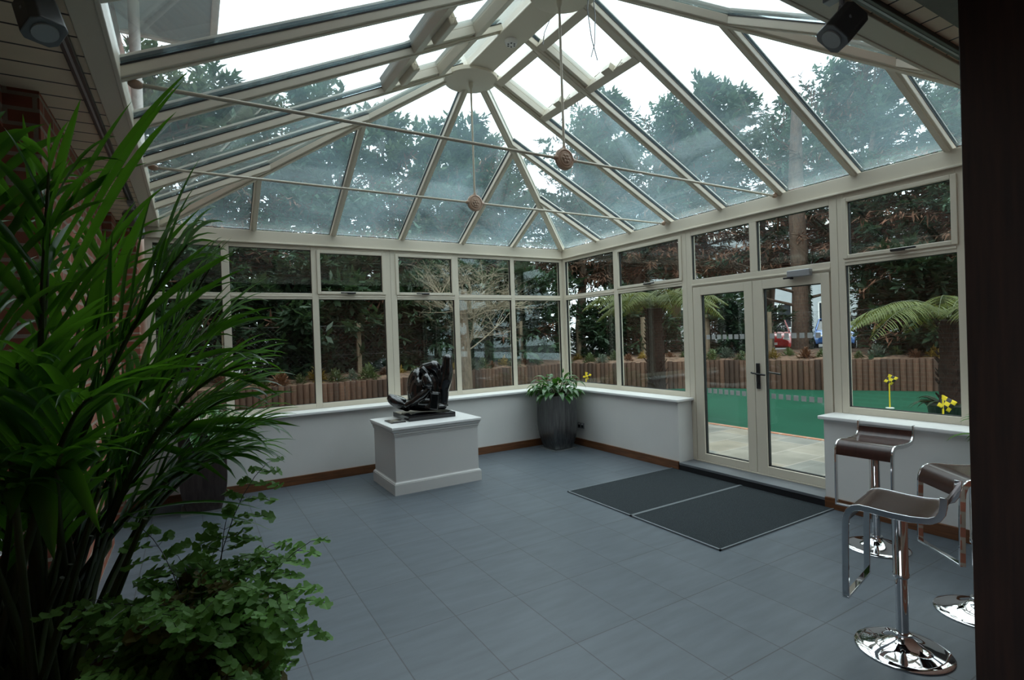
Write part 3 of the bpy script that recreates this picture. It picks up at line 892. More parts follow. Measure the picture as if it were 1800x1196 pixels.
rm = fg.modifiers.new('skin', 'REMESH'); rm.mode = 'VOXEL'; rm.voxel_size = 0.007; rm.use_smooth_shade = True
sm = fg.modifiers.new('soft', 'SMOOTH'); sm.factor = 0.5; sm.iterations = 3
pq = thing('name_plaque', 'small silver and black plaque lying beside the sculpture base', 'plaque', (-3.18, -1.02, 0.7205))
MB().box(-0.085, 0.085, -0.14, 0.10, 0, 0.012).build('plate', 'granite', pq, bevel=0.002)
MB().box(-0.04, 0.075, -0.12, 0.085, 0.012, 0.0145).build('card', 'silver', pq)
MB().lathe([(0.055, 0.0146), (0.055, 0.0156)], (0.02, -0.015, 0), 24).build('emblem', 'granite', pq)

# planters -----------------------------------------------------------------
def planter(name, label, loc, mat='zinc', rot=0.0, height=0.77, w=0.205, cat='potted plant', tray=True):
    t = thing(name, label, cat, loc, rot)
    prof = [(0.145, 0.012), (0.150, 0.02), (0.172, 0.10), (0.190, 0.18), (0.201, 0.26), (0.206, 0.34), (0.207, 0.45), (0.203, height)]
    k = w/0.205
    def ring(h, z): return [(-h, -h, z), (h, -h, z), (h, h, z), (-h, h, z)]
    mb = MB()
    mb.loft([ring(h*k, z) for h, z in prof], cap=False)
    mb.loft([ring(h*k, z) for h, z in [(0.203, height), (0.188, height), (0.188, height-0.05)]], cap=False)
    mb.add(ring(0.145*k, 0.012), [(3, 2, 1, 0)])
    mb.build('pot', mat, t, smooth=35, bevel=0.004)
    MB().add(ring(0.190*k, height-0.045), [(0, 1, 2, 3)]).build('soil', 'soil', t)
    if tray:
        tr = MB(); tr.box(-0.2, 0.2, -0.2, 0.2, 0.0, 0.006)
        for a in (-1, 1):
            tr.box(-0.2, 0.2, a*0.2-0.004, a*0.2+0.004, 0, 0.016); tr.box(a*0.2-0.004, a*0.2+0.004, -0.2, 0.2, 0, 0.016)
        tr.build('saucer', 'traymetal', t)
    return t

def blade(mb, p, d, upv, length, width, droop=0.3, n=6, fold=0.25, shape='lance', mi=0, curl=0.0):
    """one leaf: a folded strip that leaves p along d and bends down"""
    p, d = Vector(p), Vector(d).normalized()
    s = d.cross(Vector(upv))
    if s.length < 1e-4: s = d.cross(Vector((0.4, 0.3, 0.8)))
    s.normalize()
    o = len(mb.v)
    q = p.copy()
    for i in range(n+1):
        t = i/n
        if shape == 'lance': w = width*math.sin(PI*min(1, (t*0.93+0.07))**0.75)*(1-0.15*t)
        elif shape == 'blade': w = width*(0.35+1.3*t if t < 0.35 else 0.805*(1-((t-0.35)/0.65)**2.2)+0.02)
        else: w = width*math.sin(PI*(0.06+0.94*t))
        if i == n: w = width*0.02
        u = s.cross(d).normalized()
        mb.v.append(tuple(q-s*w*0.5+u*w*fold)); mb.v.append(tuple(q)); mb.v.append(tuple(q+s*w*0.5+u*w*fold))
        d = (d+Vector((0, 0, -droop/n))*(0.4+1.4*t)+s*(curl/n)).normalized()
        q = q+d*(length/n)
    for i in range(n):
        a = o+i*3
        mb.f += [(a, a+1, a+4, a+3), (a+1, a+2, a+5, a+4)]; mb.mi += [mi, mi]

def squeeze(mb, axis, sign, lim, k=0.12):
    """bend foliage back from a wall"""
    for i, p in enumerate(mb.v):
        if p[axis]*sign > lim:
            q = list(p); q[axis] = sign*(lim+(p[axis]*sign-lim)*k); mb.v[i] = tuple(q)

def lily_foliage(t, z0, seed, n=85, spread=0.31, height=0.36, walls=()):
    rr = random.Random(seed)
    lf, stm = MB(), MB()
    for i in range(n):
        a = rr.uniform(0, 2*PI)
        e = rr.uniform(0.15, 1.35)
        r = rr.uniform(0.02, 0.09)
        base = Vector((r*math.cos(a), r*math.sin(a), z0))
        L = rr.uniform(0.14, 0.26)*(height/0.30)
        d = Vector((math.cos(a)*math.cos(e), math.sin(a)*math.cos(e), math.sin(e)))
        tip = base+Vector((d.x*L*spread/0.30, d.y*L*spread/0.30, d.z*L))
        mid = base.lerp(tip, 0.5)+Vector((0, 0, 0.03))
        stm.tube([base, mid, tip], [0.004, 0.003, 0.0025], 5)
        d2 = (tip-mid).normalized()
        d2 = (d2+Vector((math.cos(a), math.sin(a), 0.0))*0.55+Vector((rr.uniform(-.3, .3), rr.uniform(-.3, .3), 0))).normalized()
        blade(lf, tip, d2, (0, 0, 1), rr.uniform(0.15, 0.22), rr.uniform(0.07, 0.10), droop=rr.uniform(1.0, 2.2), n=6, fold=0.14)
    for w_ in walls: squeeze(lf, *w_); squeeze(stm, *w_)
    lf.build('foliage', 'lily', t, smooth=60); stm.build('stems', 'palmstem', t, smooth=60)

cp = planter('potted_peace_lily', 'leafy green plant in a tall dark zinc planter in the far corner', (-0.635, -0.60, 0))
lily_foliage(cp, 0.73, 3, n=105, walls=((0, 1, 0.29, 0.08), (1, 1, 0.27, 0.08)))
fb = MB()
fb.tube([(0.05, 0.0, 0.73), (0.09, -0.02, 0.98), (0.10, -0.02, 1.10)], 0.003, 5)
blade(fb, (0.10, -0.02, 1.08), (0.2, -0.2, 1), (1, 0, 0), 0.07, 0.045, droop=0.2)
fb.build('flower', 'lily', cp)
lp = planter('potted_peace_lily', 'leafy plant in a tall dark brown planter left of the plinth, partly behind the palm', (-5.05, -0.60, 0), 'zincdark')
lily_foliage(lp, 0.73, 9, n=80, walls=((1, 1, 0.27, 0.08),))

# palm in the foreground ------------------------------------------------------
pm = planter('potted_palm', 'tall palm in the left foreground with long arching fronds', (-5.53, -4.98, 0), 'zinc', height=0.70, w=0.22)
PB = Vector((-5.53, -4.98, 0.0))
rp = random.Random(21)
def frond(base, mid, tip, n=15, L=0.50, width=0.027, start=0.42, droop=0.9, up_bias=0.25, spread=0.5):
    """pinnate frond along a bezier, leaflets raked towards the tip"""
    base, mid, tip = Vector(base), Vector(mid), Vector(tip)
    bz = lambda t: base*(1-t)**2+mid*2*t*(1-t)+tip*t*t
    st_, lf = MB(), MB()
    pts = [bz(i/14)-PB for i in range(15)]
    st_.tube(pts, [0.013*(1-0.85*i/14)+0.001 for i in range(15)], 6)
    for i in range(n):
        t = start+(1-start)*(i+rp.uniform(0, .5))/n
        p = bz(t); d = (bz(min(1, t+0.02))-bz(t-0.02)).normalized()
        side = d.cross(Vector((0, 0, 1)))
        if side.length < 0.1: side = Vector((rp.uniform(-1, 1), rp.uniform(-1, 1), 0))
        side.normalize()
        upn = side.cross(d).normalized()
        k = math.sin(PI*(0.18+0.72*(t-start)/(1-start)))
        for s in (-1, 1):
            dd = d+side*s*spread*rp.uniform(0.7, 1.35)+upn*up_bias*rp.uniform(0.3, 1.5)
            blade(lf, p-PB, dd, upn, L*k*rp.uniform(0.8, 1.15), width*rp.uniform(0.8, 1.15), droop=droop*rp.uniform(0.5, 1.6), n=8, fold=0.22, shape='blade', curl=rp.uniform(-.15, .15))
    squeeze(lf, 0, -1, 0.18, 0.12); squeeze(st_, 0, -1, 0.18, 0.12)
    fr_ = st_.build('frond', 'palmstem', pm, smooth=60)
    lf.build('foliage', 'palm', fr_, smooth=60)
pot_top = lambda: PB+Vector((rp.uniform(-.12, .12), rp.uniform(-.12, .12), 0.66))
def F(mid, tip, **kw): frond(pot_top(), mid, tip, **kw)
F((-5.377, -4.881, 1.589), (-5.109, -4.956, 1.956), L=0.46)
F((-5.334, -4.826, 1.463), (-5.005, -4.869, 1.734), L=0.42)
F((-5.277, -4.861, 1.392), (-4.984, -4.920, 1.492), L=0.36)
F((-5.321, -4.683, 1.410), (-5.044, -4.728, 1.918), L=0.42)
F((-5.311, -4.982, 1.268), (-5.045, -5.083, 1.327), L=0.30)
F((-5.308, -4.692, 1.316), (-5.130, -4.681, 1.388), L=0.40)
F((-5.262, -4.894, 1.326), (-4.947, -5.014, 1.390), L=0.34)
F((-5.294, -4.876, 1.259), (-4.994, -4.963, 1.299), L=0.34)
F((-5.289, -4.993, 1.508), (-4.979, -5.120, 1.590), L=0.34)
F((-5.476, -4.937, 1.675), (-5.429, -4.901, 2.218), L=0.34)
F((-5.515, -4.972, 1.676), (-5.589, -4.863, 2.253), L=0.38)
F((-5.585, -4.872, 1.602), (-5.779, -4.692, 2.008), L=0.45)
F((-5.493, -5.045, 1.531), (-5.442, -5.273, 1.621), L=0.32)
F((-5.418, -5.032, 1.493), (-5.311, -5.306, 1.536), L=0.34)
F((-5.542, -4.981, 1.441), (-5.584, -5.166, 1.498), L=0.34)
F((-5.495, -4.459, 1.601), (-5.370, -4.296, 2.071), L=0.40)
F((-5.438, -4.497, 1.282), (-5.259, -4.310, 1.583), L=0.42)
F((-5.444, -5.041, 1.349), (-5.359, -5.349, 1.420), L=0.26)
F((-5.503, -4.983, 1.257), (-5.479, -5.230, 1.339), L=0.30)
F((-5.402, -4.869, 1.259), (-5.247, -4.903, 1.360), L=0.36)
def leaf_arc(mb, p0, p1, width, rise, n=10):
    """long strap leaflet arching from p0 to p1"""
    p0, p1 = Vector(p0)-PB, Vector(p1)-PB
    L = (p1-p0).length
    c = (p0+p1)/2+Vector((0, 0, rise*L))+(p1-p0)*0.06
    bz = lambda t: p0*(1-t)**2+c*2*t*(1-t)+p1*t*t
    o = len(mb.v)
    tw_ = rp.uniform(-.5, .5)
    for i in range(n+1):
        t = i/n
        d = (bz(min(1, t+.02))-bz(max(0, t-.02))).normalized()
        s = d.cross(Vector((-0.35+tw_*.6, -0.75, 0.75))).normalized()
        u = s.cross(d)
        w = width*(0.3+1.2*t if t < .45 else 0.84*(1-((t-.45)/.55)**2.0)+.012)
        p = bz(t)
        mb.v += [tuple(p-s*w*.5+u*w*.22), tuple(p), tuple(p+s*w*.5+u*w*.22)]
    for i in range(n):
        a = o+i*3
        mb.f += [(a, a+1, a+4, a+3), (a+1, a+2, a+5, a+4)]; mb.mi += [0, 0]
def fan_frond(rachis, leaves):
    st_, lf = MB(), MB()
    q = [pot_top()-PB]+[Vector(p)-PB for p in rachis]
    st_.tube(q, [0.012, 0.011, 0.008, 0.003], 7)
    for a, b, w, g in leaves: leaf_arc(lf, a, b, w, g)
    fr_ = st_.build('frond', 'palmstem', pm, smooth=60)
    lf.build('foliage', 'palm', fr_, smooth=60)
fan_frond([(-5.486, -4.901, 1.201), (-5.475, -4.880, 1.595), (-5.435, -4.840, 2.171)], [
    ((-5.459, -4.863, 1.870), (-5.083, -4.920, 2.509), 0.040, 0.10),
    ((-5.455, -4.867, 1.805), (-5.104, -4.978, 2.444), 0.036, 0.10),
    ((-5.452, -4.855, 1.936), (-5.230, -5.020, 2.342), 0.036, 0.06),
    ((-5.448, -4.883, 1.739), (-5.124, -5.013, 2.335), 0.040, 0.14),
    ((-5.441, -4.900, 1.674), (-5.156, -5.067, 2.102), 0.038, 0.14),
    ((-5.457, -4.851, 2.002), (-5.363, -4.869, 2.381), 0.036, 0.02),
    ((-5.465, -4.860, 1.919), (-5.633, -4.778, 2.259), 0.036, 0.10),
    ((-5.470, -4.869, 1.804), (-5.634, -4.837, 2.100), 0.036, 0.10),
    ((-5.440, -4.849, 2.069), (-5.260, -5.120, 2.204), 0.034, 0.22),
    ((-5.473, -4.880, 1.740), (-5.595, -4.921, 1.934), 0.040, 0.12),
    ((-5.452, -4.868, 1.886), (-5.525, -4.702, 2.371), 0.034, 0.00)])
fan_frond([(-5.452, -4.841, 1.046), (-5.424, -4.819, 1.404), (-5.340, -4.796, 1.777)], [
    ((-5.385, -4.817, 1.587), (-5.038, -4.929, 1.979), 0.042, 0.06),
    ((-5.364, -4.806, 1.655), (-5.070, -4.862, 2.091), 0.036, 0.08),
    ((-5.370, -4.826, 1.604), (-4.986, -4.984, 1.930), 0.042, 0.08),
    ((-5.356, -4.798, 1.707), (-5.198, -4.855, 2.123), 0.044, 0.00),
    ((-5.386, -4.817, 1.553), (-4.984, -5.102, 1.923), 0.040, 0.12),
    ((-5.397, -4.822, 1.520), (-5.318, -4.853, 2.009), 0.040, -0.03),
    ((-5.386, -4.829, 1.503), (-4.947, -4.961, 1.892), 0.034, 0.14),
    ((-5.407, -4.829, 1.471), (-5.483, -4.755, 1.925), 0.038, 0.02),
    ((-5.371, -4.802, 1.672), (-5.251, -5.011, 1.995), 0.036, 0.03)])
fan_frond([(-5.348, -4.822, 1.048), (-5.329, -4.784, 1.316), (-5.232, -4.769, 1.594)], [
    ((-5.305, -4.774, 1.419), (-4.874, -4.960, 1.765), 0.034, 0.22),
    ((-5.281, -4.776, 1.471), (-4.830, -4.917, 1.725), 0.030, 0.30),
    ((-5.288, -4.784, 1.445), (-4.945, -5.012, 1.624), 0.034, 0.26),
    ((-5.300, -4.789, 1.385), (-4.905, -4.990, 1.578), 0.030, 0.20),
    ((-5.314, -4.781, 1.349), (-4.818, -5.021, 1.375), 0.034, 0.14),
    ((-5.310, -4.783, 1.358), (-4.929, -5.024, 1.357), 0.034, 0.12),
    ((-5.265, -4.774, 1.505), (-4.865, -5.039, 1.469), 0.028, 0.30),
    ((-5.321, -4.789, 1.334), (-5.031, -5.034, 1.235), 0.028, 0.25),
    ((-5.258, -4.767, 1.523), (-4.997, -4.757, 1.818), 0.032, 0.12),
    ((-5.316, -4.792, 1.343), (-4.814, -4.929, 1.479), 0.030, 0.16)])
fan_frond([(-5.479, -5.023, 1.085), (-5.467, -5.075, 1.301), (-5.429, -5.166, 1.453)], [
    ((-5.448, -5.132, 1.395), (-5.467, -5.262, 1.275), 0.060, 0.22),
    ((-5.441, -5.136, 1.408), (-5.392, -5.285, 1.176), 0.062, 0.22),
    ((-5.435, -5.151, 1.424), (-5.299, -5.340, 1.232), 0.050, 0.32),
    ((-5.445, -5.134, 1.408), (-5.523, -5.204, 1.341), 0.050, 0.30),
    ((-5.434, -5.163, 1.432), (-5.459, -5.240, 1.621), 0.050, 0.10)])
# bare older canes at the foot of the clump
cn = MB()
for i in range(34):
    a = pot_top()-PB
    l = Vector((rp.uniform(-.16, .20), rp.uniform(-.16, .16), rp.uniform(.35, .75)))
    cn.tube([a, a+l*0.5+Vector((rp.uniform(-.03, .03), 0, 0)), a+l], [0.012, 0.010, 0.006], 6)
cn.build('canes', 'palmstem', pm, smooth=60)
dl = MB()
blade(dl, Vector((-5.342, -5.143, 0.890))-PB, Vector((-5.253, -5.184, 0.997))-Vector((-5.342, -5.143, 0.890)), (0, -1, 0.5), 0.14, 0.016, droop=0.3)
blade(dl, Vector((-5.374, -5.089, 0.815))-PB, Vector((-5.290, -5.139, 0.871))-Vector((-5.374, -5.089, 0.815)), (0, -1, 0.5), 0.12, 0.014, droop=0.3)
dl.build('dry_leaf', 'drytip', pm)
wl_ = MB()
blade(wl_, Vector((-5.270, -5.101, 1.204))-PB, Vector((-5.146, -5.175, 1.237))-Vector((-5.270, -5.101, 1.204)), (0, 0, 1), 0.36, 0.022, droop=0.5, n=10, shape='blade')
blade(wl_, Vector((-5.258, -5.108, 1.193))-PB, Vector((-5.134, -5.183, 1.210))-Vector((-5.258, -5.108, 1.193)), (0, 0, 1), 0.38, 0.020, droop=0.55, n=10, shape='blade')
wl_.build('foliage', 'palm', pm, smooth=60)

# maidenhair fern -------------------------------------------------------------
FB = Vector((-5.11, -5.24, 0.0))
fn = planter('potted_maidenhair_fern', 'lacy maidenhair fern with wiry black stems in the front planter', FB, 'traymetal', height=0.70, w=0.20)
rf = random.Random(5)
def fan(mb, p, d, n_, s):
    """small fan-shaped leaflet"""
    d = d.normalized(); side = d.cross(n_).normalized()
    pts = [p]
    for k in range(7):
        a = -1.25+2.5*k/6
        r = s*(1.0 if k % 2 else 0.88)
        pts.append(p+d*r*math.cos(a)+side*r*math.sin(a)*0.95+n_*s*0.12*abs(a))
    mb.add(pts, [(0, i, i+1) for i in range(1, 7)])
def fern_frond(az, lean, H, brown=False, size=0.022):
    st_, lf = MB(), MB()
    b = Vector((rf.uniform(-.06, .06), rf.uniform(-.06, .06), 0.66))
    out = Vector((math.cos(az), math.sin(az), 0))
    tip = b+out*lean+Vector((0, 0, H))
    c = b+out*lean*0.25+Vector((0, 0, H*0.85))
    bz = lambda t: b*(1-t)**2+c*2*t*(1-t)+tip*t*t
    st_.tube([bz(i/8) for i in range(9)], [0.0017-0.0001*i for i in range(9)], 4)
    m = 7
    for i in range(m):
        t = 0.42+0.58*i/(m-1)
        p = bz(t); d = (bz(min(1, t+.05))-bz(t-.05)).normalized()
        side = d.cross(Vector((0, 0, 1))).normalized() if abs(d.z) < 0.97 else Vector((1, 0, 0))
        Lb = (0.13-0.08*(i/(m-1)))*rf.uniform(.7, 1.2)
        for s in ((-1, 1) if i < m-1 else (0,)):
            q = p.copy(); dd = (d*0.8+side*s+Vector((0, 0, -0.15))).normalized()
            k = max(3, int(Lb/0.018))
            path = [q.copy()]
            for j in range(k):
                dd = (dd+Vector((rf.uniform(-.15, .15), rf.uniform(-.15, .15), -0.13))).normalized()
                q = q+dd*(Lb/k); path.append(q.copy())
                for e in (-1, 1):
                    sd = dd.cross(Vector((0, 0, 1)))
                    if sd.length < .1: sd = Vector((1, 0, 0))
                    sd.normalize()
                    nn = (Vector((rf.uniform(-.5, .5)-.1, rf.uniform(-.5, .5)-.45, 1.0))).normalized()
                    fan(lf, q, (sd*e+dd*0.7+Vector((0, 0, rf.uniform(-.5, .2)))), nn, size*rf.uniform(.6, 1.15))
            st_.tube(path, 0.0008, 3)
    f_ = st_.build('frond', 'blackstem', fn)
    lf.build('foliage', 'maidenbrown' if brown else 'maiden', f_)
for i in range(72):
    az = rf.uniform(0, 2*PI)
    fern_frond(az, rf.uniform(0.03, 0.24), rf.uniform(0.06, 0.40), brown=(i % 4 == 0), size=rf.uniform(.015, .025))
for az, ln, H in ((2.3, 0.20, 0.50), (2.9, 0.24, 0.36), (0.55, 0.24, 0.62), (1.2, 0.10, 0.48), (-0.3, 0.30, 0.30), (-0.6, 0.33, 0.24), (0.2, 0.28, 0.40), (-2.6, 0.26, 0.12), (-1.9, 0.25, 0.10), (-1.4, 0.24, 0.12)):
    fern_frond(az, ln, H, size=0.022)

# entrance mats ---------------------------------------------------------------
def entrance_mat(y0, y1, label):
    t = thing('entrance_mat', label, 'door mat', (-1.05, (y0+y1)/2, 0), group='entrance mats in front of the doors')
    h = (y1-y0)/2
    MB().box(-0.76, 0.765, -h+0.012, h-0.012, 0.0, 0.010).build('carpet', 'mat', t)
    f_ = MB()
    for (a, b, c, d) in ((-0.775, 0.77, -h, -h+0.012), (-0.775, 0.77, h-0.012, h), (-0.775, -0.76, -h, h)): f_.box(a, b, c, d, 0, 0.0125)
    f_.build('edge_trim', 'alutrim', t)
entrance_mat(-3.325, -2.40, 'charcoal entrance mat nearer the far corner')
entrance_mat(-4.262, -3.329, 'charcoal entrance mat nearer the bar stools')

# bar stools ------------------------------------------------------------------
def bar_stool(label, loc, rz, h, foot, w=0.345):
    t = thing('bar_stool', label, 'bar stool', loc, rz, group='bar stools')
    z = h
    prof = [(-0.200, z+0.115), (-0.198, z+0.075), (-0.192, z+0.042), (-0.178, z+0.018), (-0.150, z+0.003), (-0.08, z-0.004), (0.0, z-0.002), (0.08, z+0.006), (0.125, z+0.008),
            (0.155, z-0.001), (0.176, z-0.022), (0.188, z-0.055), (0.192, z-0.090)]
    long_ = prof+[(0.196, z-0.2), (0.200, foot+0.02), (0.200, foot)]
    def ribbon(P, y0, y1, th0, th1):
        rg = []
        for i, (x, zz) in enumerate(P):
            a, b = P[max(0, i-1)], P[min(len(P)-1, i+1)]
            dx, dz = b[0]-a[0], b[1]-a[1]
            l = math.hypot(dx, dz); nx, nz = -dz/l, dx/l
            rg.append([(x+nx*th0, y0, zz+nz*th0), (x+nx*th1, y0, zz+nz*th1), (x+nx*th1, y1, zz+nz*th1), (x+nx*th0, y1, zz+nz*th0)])
        return MB().loft(rg)
    hw = w/2
    ribbon(prof[1:], -hw, hw, -0.006, 0.005).build('seat', 'wenge', t, smooth=50)
    fr_ = MB()
    for s in (-1, 1):
        m = ribbon(long_, s*(hw+0.001), s*(hw+0.013), -0.022, 0.008)
        if s < 0: m.f = [tuple(reversed(f)) for f in m.f]
        fr_.add(m.v, m.f)
    fr_.box(0.178, 0.208, -hw-0.013, hw+0.013, foot-0.010, foot+0.002)
    fr_.build('frame', 'chrome', t, smooth=40, bevel=0.002)
    MB().box(-0.09, 0.09, -0.09, 0.09, z-0.042, z-0.012).build('seat_plate', 'blackmetal', t, bevel=0.006)
    lv = MB(); lv.tube([(0.02, -0.05, z-0.045), (0.05, -0.15, z-0.05), (0.06, -0.24, z-0.052)], 0.005, 8); lv.build('lever', 'chrome', t, smooth=40)
    MB().lathe([(0.027, 0.03), (0.027, z*0.52)], n=28).build('lower_column', 'chrome', t, smooth=40)
    MB().lathe([(0.034, z*0.50), (0.036, z*0.505), (0.036, z*0.53), (0.0335, z*0.535), (0.0335, z-0.04)], n=28).build('upper_column', 'chrome', t, smooth=40)
    MB().lathe([(0.205, 0.0), (0.207, 0.006), (0.200, 0.012), (0.17, 0.017), (0.13, 0.024), (0.09, 0.036), (0.062, 0.052), (0.046, 0.066), (0.040, 0.075), (0.040, 0.088), (0.030, 0.09)], n=56).build('base', 'chrome', t, smooth=50)
    return t
bar_stool('chrome and dark wood bar stool nearest the viewer, its back towards the near wall', (-2.105, -5.555, 0), math.radians(101.5), 0.735, 0.275, 0.36)
bar_stool('chrome and dark wood bar stool against the low wall beside the doors', (-0.862, -4.868, 0), math.radians(184.0), 0.775, 0.325)
bar_stool('chrome and dark wood bar stool half hidden by the dark timber post', (-1.385, -5.63, 0), math.radians(141), 0.785, 0.345)

# plant behind the post, a few leaves show
hp = planter('potted_leafy_plant', 'green plant mostly hidden behind the dark timber post at the right edge', (-0.50, -5.62, 0))
hf = MB(); rr = random.Random(4)
for i in range(26):
    a = rr.uniform(0, 2*PI); e = rr.uniform(0.4, 1.3)
    d = Vector((math.cos(a)*math.cos(e), math.sin(a)*math.cos(e), math.sin(e)))
    hf.tube([(0, 0, 0.72), Vector((0, 0, 0.72))+d*0.12, Vector((0, 0, 0.72))+d*0.24], 0.003, 4)
    blade(hf, Vector((0, 0, 0.72))+d*0.22, d+Vector((math.cos(a), math.sin(a), 0))*0.4, (0, 0, 1), rr.uniform(.25, .36), 0.04, droop=1.3, n=7, shape='blade')
squeeze(hf, 0, 1, 0.17, 0.05); squeeze(hf, 1, -1, 0.32, 0.1)
hf.build('foliage', 'palm', hp, smooth=60)

# sockets ---------------------------------------------------------------------
def socket(label, loc, rz):
    t = thing('wall_socket', label, 'socket', loc, rz, group='double wall sockets')
    MB().box(-0.073, 0.073, -0.010, 0.0, -0.043, 0.043).build('plate', 'greymetal', t, bevel=0.003)
    for s in (-1, 1):
        MB().box(s*0.035-0.022, s*0.035+0.022, -0.0125, -0.010, -0.028, 0.008).build('outlet', 'blackmetal', t)
        MB().box(s*0.035-0.010, s*0.035+0.010, -0.0145, -0.010, 0.014, 0.030).build('switch', 'whiteplastic', t)
socket('silver double wall socket beside the corner planter', (-0.2605, -0.677, 0.29), math.radians(-90))
socket('silver double wall socket left of the brown planter under the far windows', (-5.36, -0.2505, 0.27), 0.0)

# ties across the roof --------------------------------------------------------
def tie_rod(label, y, z, ztop):
    t = thing('tie_rod', label, 'tie rod', (RX, y, z), group='tie rods across the roof')
    MB().tube([(X0-RX+0.06, 0, 0.0), (-0.06, 0, 0)], 0.011, 10).build('rod', 'ivory', t, smooth=60)
    MB().tube([(0.06, 0, 0), (-RX-0.08, 0, 0)], 0.011, 10).build('rod', 'ivory', t, smooth=60)
    MB().tube([(0, 0, 0.06), (0, 0, ztop-z)], 0.010, 10).build('hanger', 'ivory', t, smooth=60)
    MB().lathe([(0.012, ztop-z-0.06), (0.022, ztop-z-0.03), (0.022, ztop-z)], n=14).build('hanger_cap', 'ivory', t, smooth=40)
    r = MB()
    r.lathe([(0.070, 0.016), (0.082, 0.010), (0.082, -0.010), (0.066, -0.020), (0.062, -0.014), (0.052, -0.016), (0.048, -0.022)], n=32, axis='Y')
    for s in (-1, 1): r.tube([(s*0.07, 0, 0), (s*0.10, 0, 0)], [0.022, 0.014], 10)
    r.tube([(0, 0, 0.07), (0, 0, 0.10)], [0.020, 0.012], 10)
    rs = r.build('rosette', 'terracotta', t, smooth=35)
    f_ = MB()
    f_.blob((0, -0.026, 0), (0.012, 0.008, 0.012))
    for k in range(6):
        a = k*PI/3
        f_.blob((0.024*math.cos(a), -0.024, 0.024*math.sin(a)), (0.013, 0.007, 0.013), n=10)
    f_.build('flower_relief', 'terracotta', rs, smooth=60)
    for s in (-1, 1):
        e = (X0-RX+0.06) if s < 0 else (-RX-0.08)
        k = MB(); k.blob((e, 0, 0), (0.035, 0.022, 0.022)); k.tube([(e, 0, 0), (e+s*0.05, 0, 0.05)], 0.018, 8); k.build('end_bracket', 'terracotta', t, smooth=50)
tie_rod('slim cream tie rod with a rosette, the farther of the two', -2.20, 2.955, 4.13)
tie_rod('slim cream tie rod with a rosette, the nearer of the two', -3.66, 2.945, 4.13)

sd = thing('smoke_detector', 'round white smoke detector under the roof ridge', 'smoke detector', (RX, -2.97, 4.165))
MB().lathe([(0.045, -0.038), (0.052, -0.028), (0.055, -0.012), (0.055, 0.0)], n=28).build('body', 'whiteplastic', sd, smooth=40)
k = MB()
for a in range(6):
    t_ = a*PI/3; k.box(0.03*math.cos(t_)-0.006, 0.03*math.cos(t_)+0.006, 0.03*math.sin(t_)-0.006, 0.03*math.sin(t_)+0.006, -0.041, -0.034)
k.build('grille', 'gasket', sd)
hc = thing('hanging_cable', 'two thin loose wires dangling below the roof ridge', 'cable', (-2.55, -3.86, 3.63))
a = MB()
a.tube([(0.0, 0, 0.55), (-0.03, 0, 0.35), (0.0, 0, 0.15), (0.05, 0, 0.0)], 0.004, 6); a.build('wire', 'greymetal', hc, smooth=60)
a = MB(); a.tube([(0.02, 0, 0.55), (0.05, 0.01, 0.33), (0.03, 0, 0.12), (-0.01, 0, 0.01)], 0.004, 6); a.build('wire', 'greymetal', hc, smooth=60)
hc2 = thing('hanging_cable', 'short thin wire hanging beside the roof ridge', 'cable', (-2.60, -3.32, 3.98))
MB().tube([(0.06, -0.02, 0.20), (0.02, 0, 0.10), (0.0, 0, 0.0)], 0.004, 6).build('wire', 'greymetal', hc2, smooth=60)

# track lights ----------------------------------------------------------------
def track(label, p0, p1):
    t = thing('lighting_track', label, 'lighting track', p0)
    d = Vector(p1)-Vector(p0)
    m = MB(); m.beam((0, 0, 0), d, 0.042, -0.022, 0.0, (0, 0, 1)); m.build('rail', 'blackmetal', t, bevel=0.003)
    m = MB(); m.beam((0, 0, 0), d, 0.010, -0.024, -0.021, (0, 0, 1)); m.build('slot', 'greymetal', t)
    return t
track('black lighting track under the left soffit', (-5.52, -5.6, 2.95), (-5.52, -0.35, 2.95))
track('black lighting track under the near soffit', (-5.2, -5.765, 2.95), (-0.6, -5.765, 2.95))
def spotlight(label, loc, aim, rz=0.0):
    t = thing('track_spotlight', label, 'spotlight', loc, 0.0, group='track spotlights')
    MB().box(-0.025, 0.025, -0.06, 0.06, -0.052, -0.022).build('adapter', 'greymetal', t, bevel=0.004)
    a = Vector(aim).normalized()
    s = a.cross(Vector((0, 0, 1))).normalized(); u = s.cross(a)
    c = Vector((0, 0, -0.165))
    br = MB()
    br.tube([(0, 0, -0.05), (0, 0, -0.085)], 0.010, 8)
    for q in (-1, 1):
        br.beam(Vector((0, 0, -0.085)), c+s*q*0.052, 0.022, -0.003, 0.003, a)
    br.build('bracket', 'greymetal', t)
    rg = []
    for dd, r in ((-0.062, 0.036), (-0.055, 0.048), (0.055, 0.050), (0.062, 0.050)):
        rg.append([c+a*dd+(s*math.cos(k*PI/2+PI/4+e)+u*math.sin(k*PI/2+PI/4+e))*r*1.32 for k in range(4) for e in (-.22, .22)])
    MB().loft(rg).build('lamp_body', 'lampmetal', t, bevel=0.004)
    rg = []
    for dd, r in ((0.060, 0.040), (0.067, 0.038)):
        rg.append([c+a*dd+(s*math.cos(k*PI/10)+u*math.sin(k*PI/10))*r for k in range(20)])
    MB().loft(rg).build('lens', 'lensglass', t, smooth=30)
spotlight('silver track spotlight at the upper left, pointing down', (-5.515, -4.47, 2.95), (0.25, -0.35, -0.9))
spotlight('silver track spotlight on the near soffit at the upper right', (-2.93, -5.765, 2.95), (-0.55, 0.35, -0.7))
spotlight('silver track spotlight halfway along the left soffit, behind palm fronds', (-5.52, -1.15, 2.95), (0.1, 0.5, -0.8))
spotlight('silver track spotlight at the far end of the left soffit', (-5.52, -0.55, 2.95), (0.1, -0.4, -0.9))

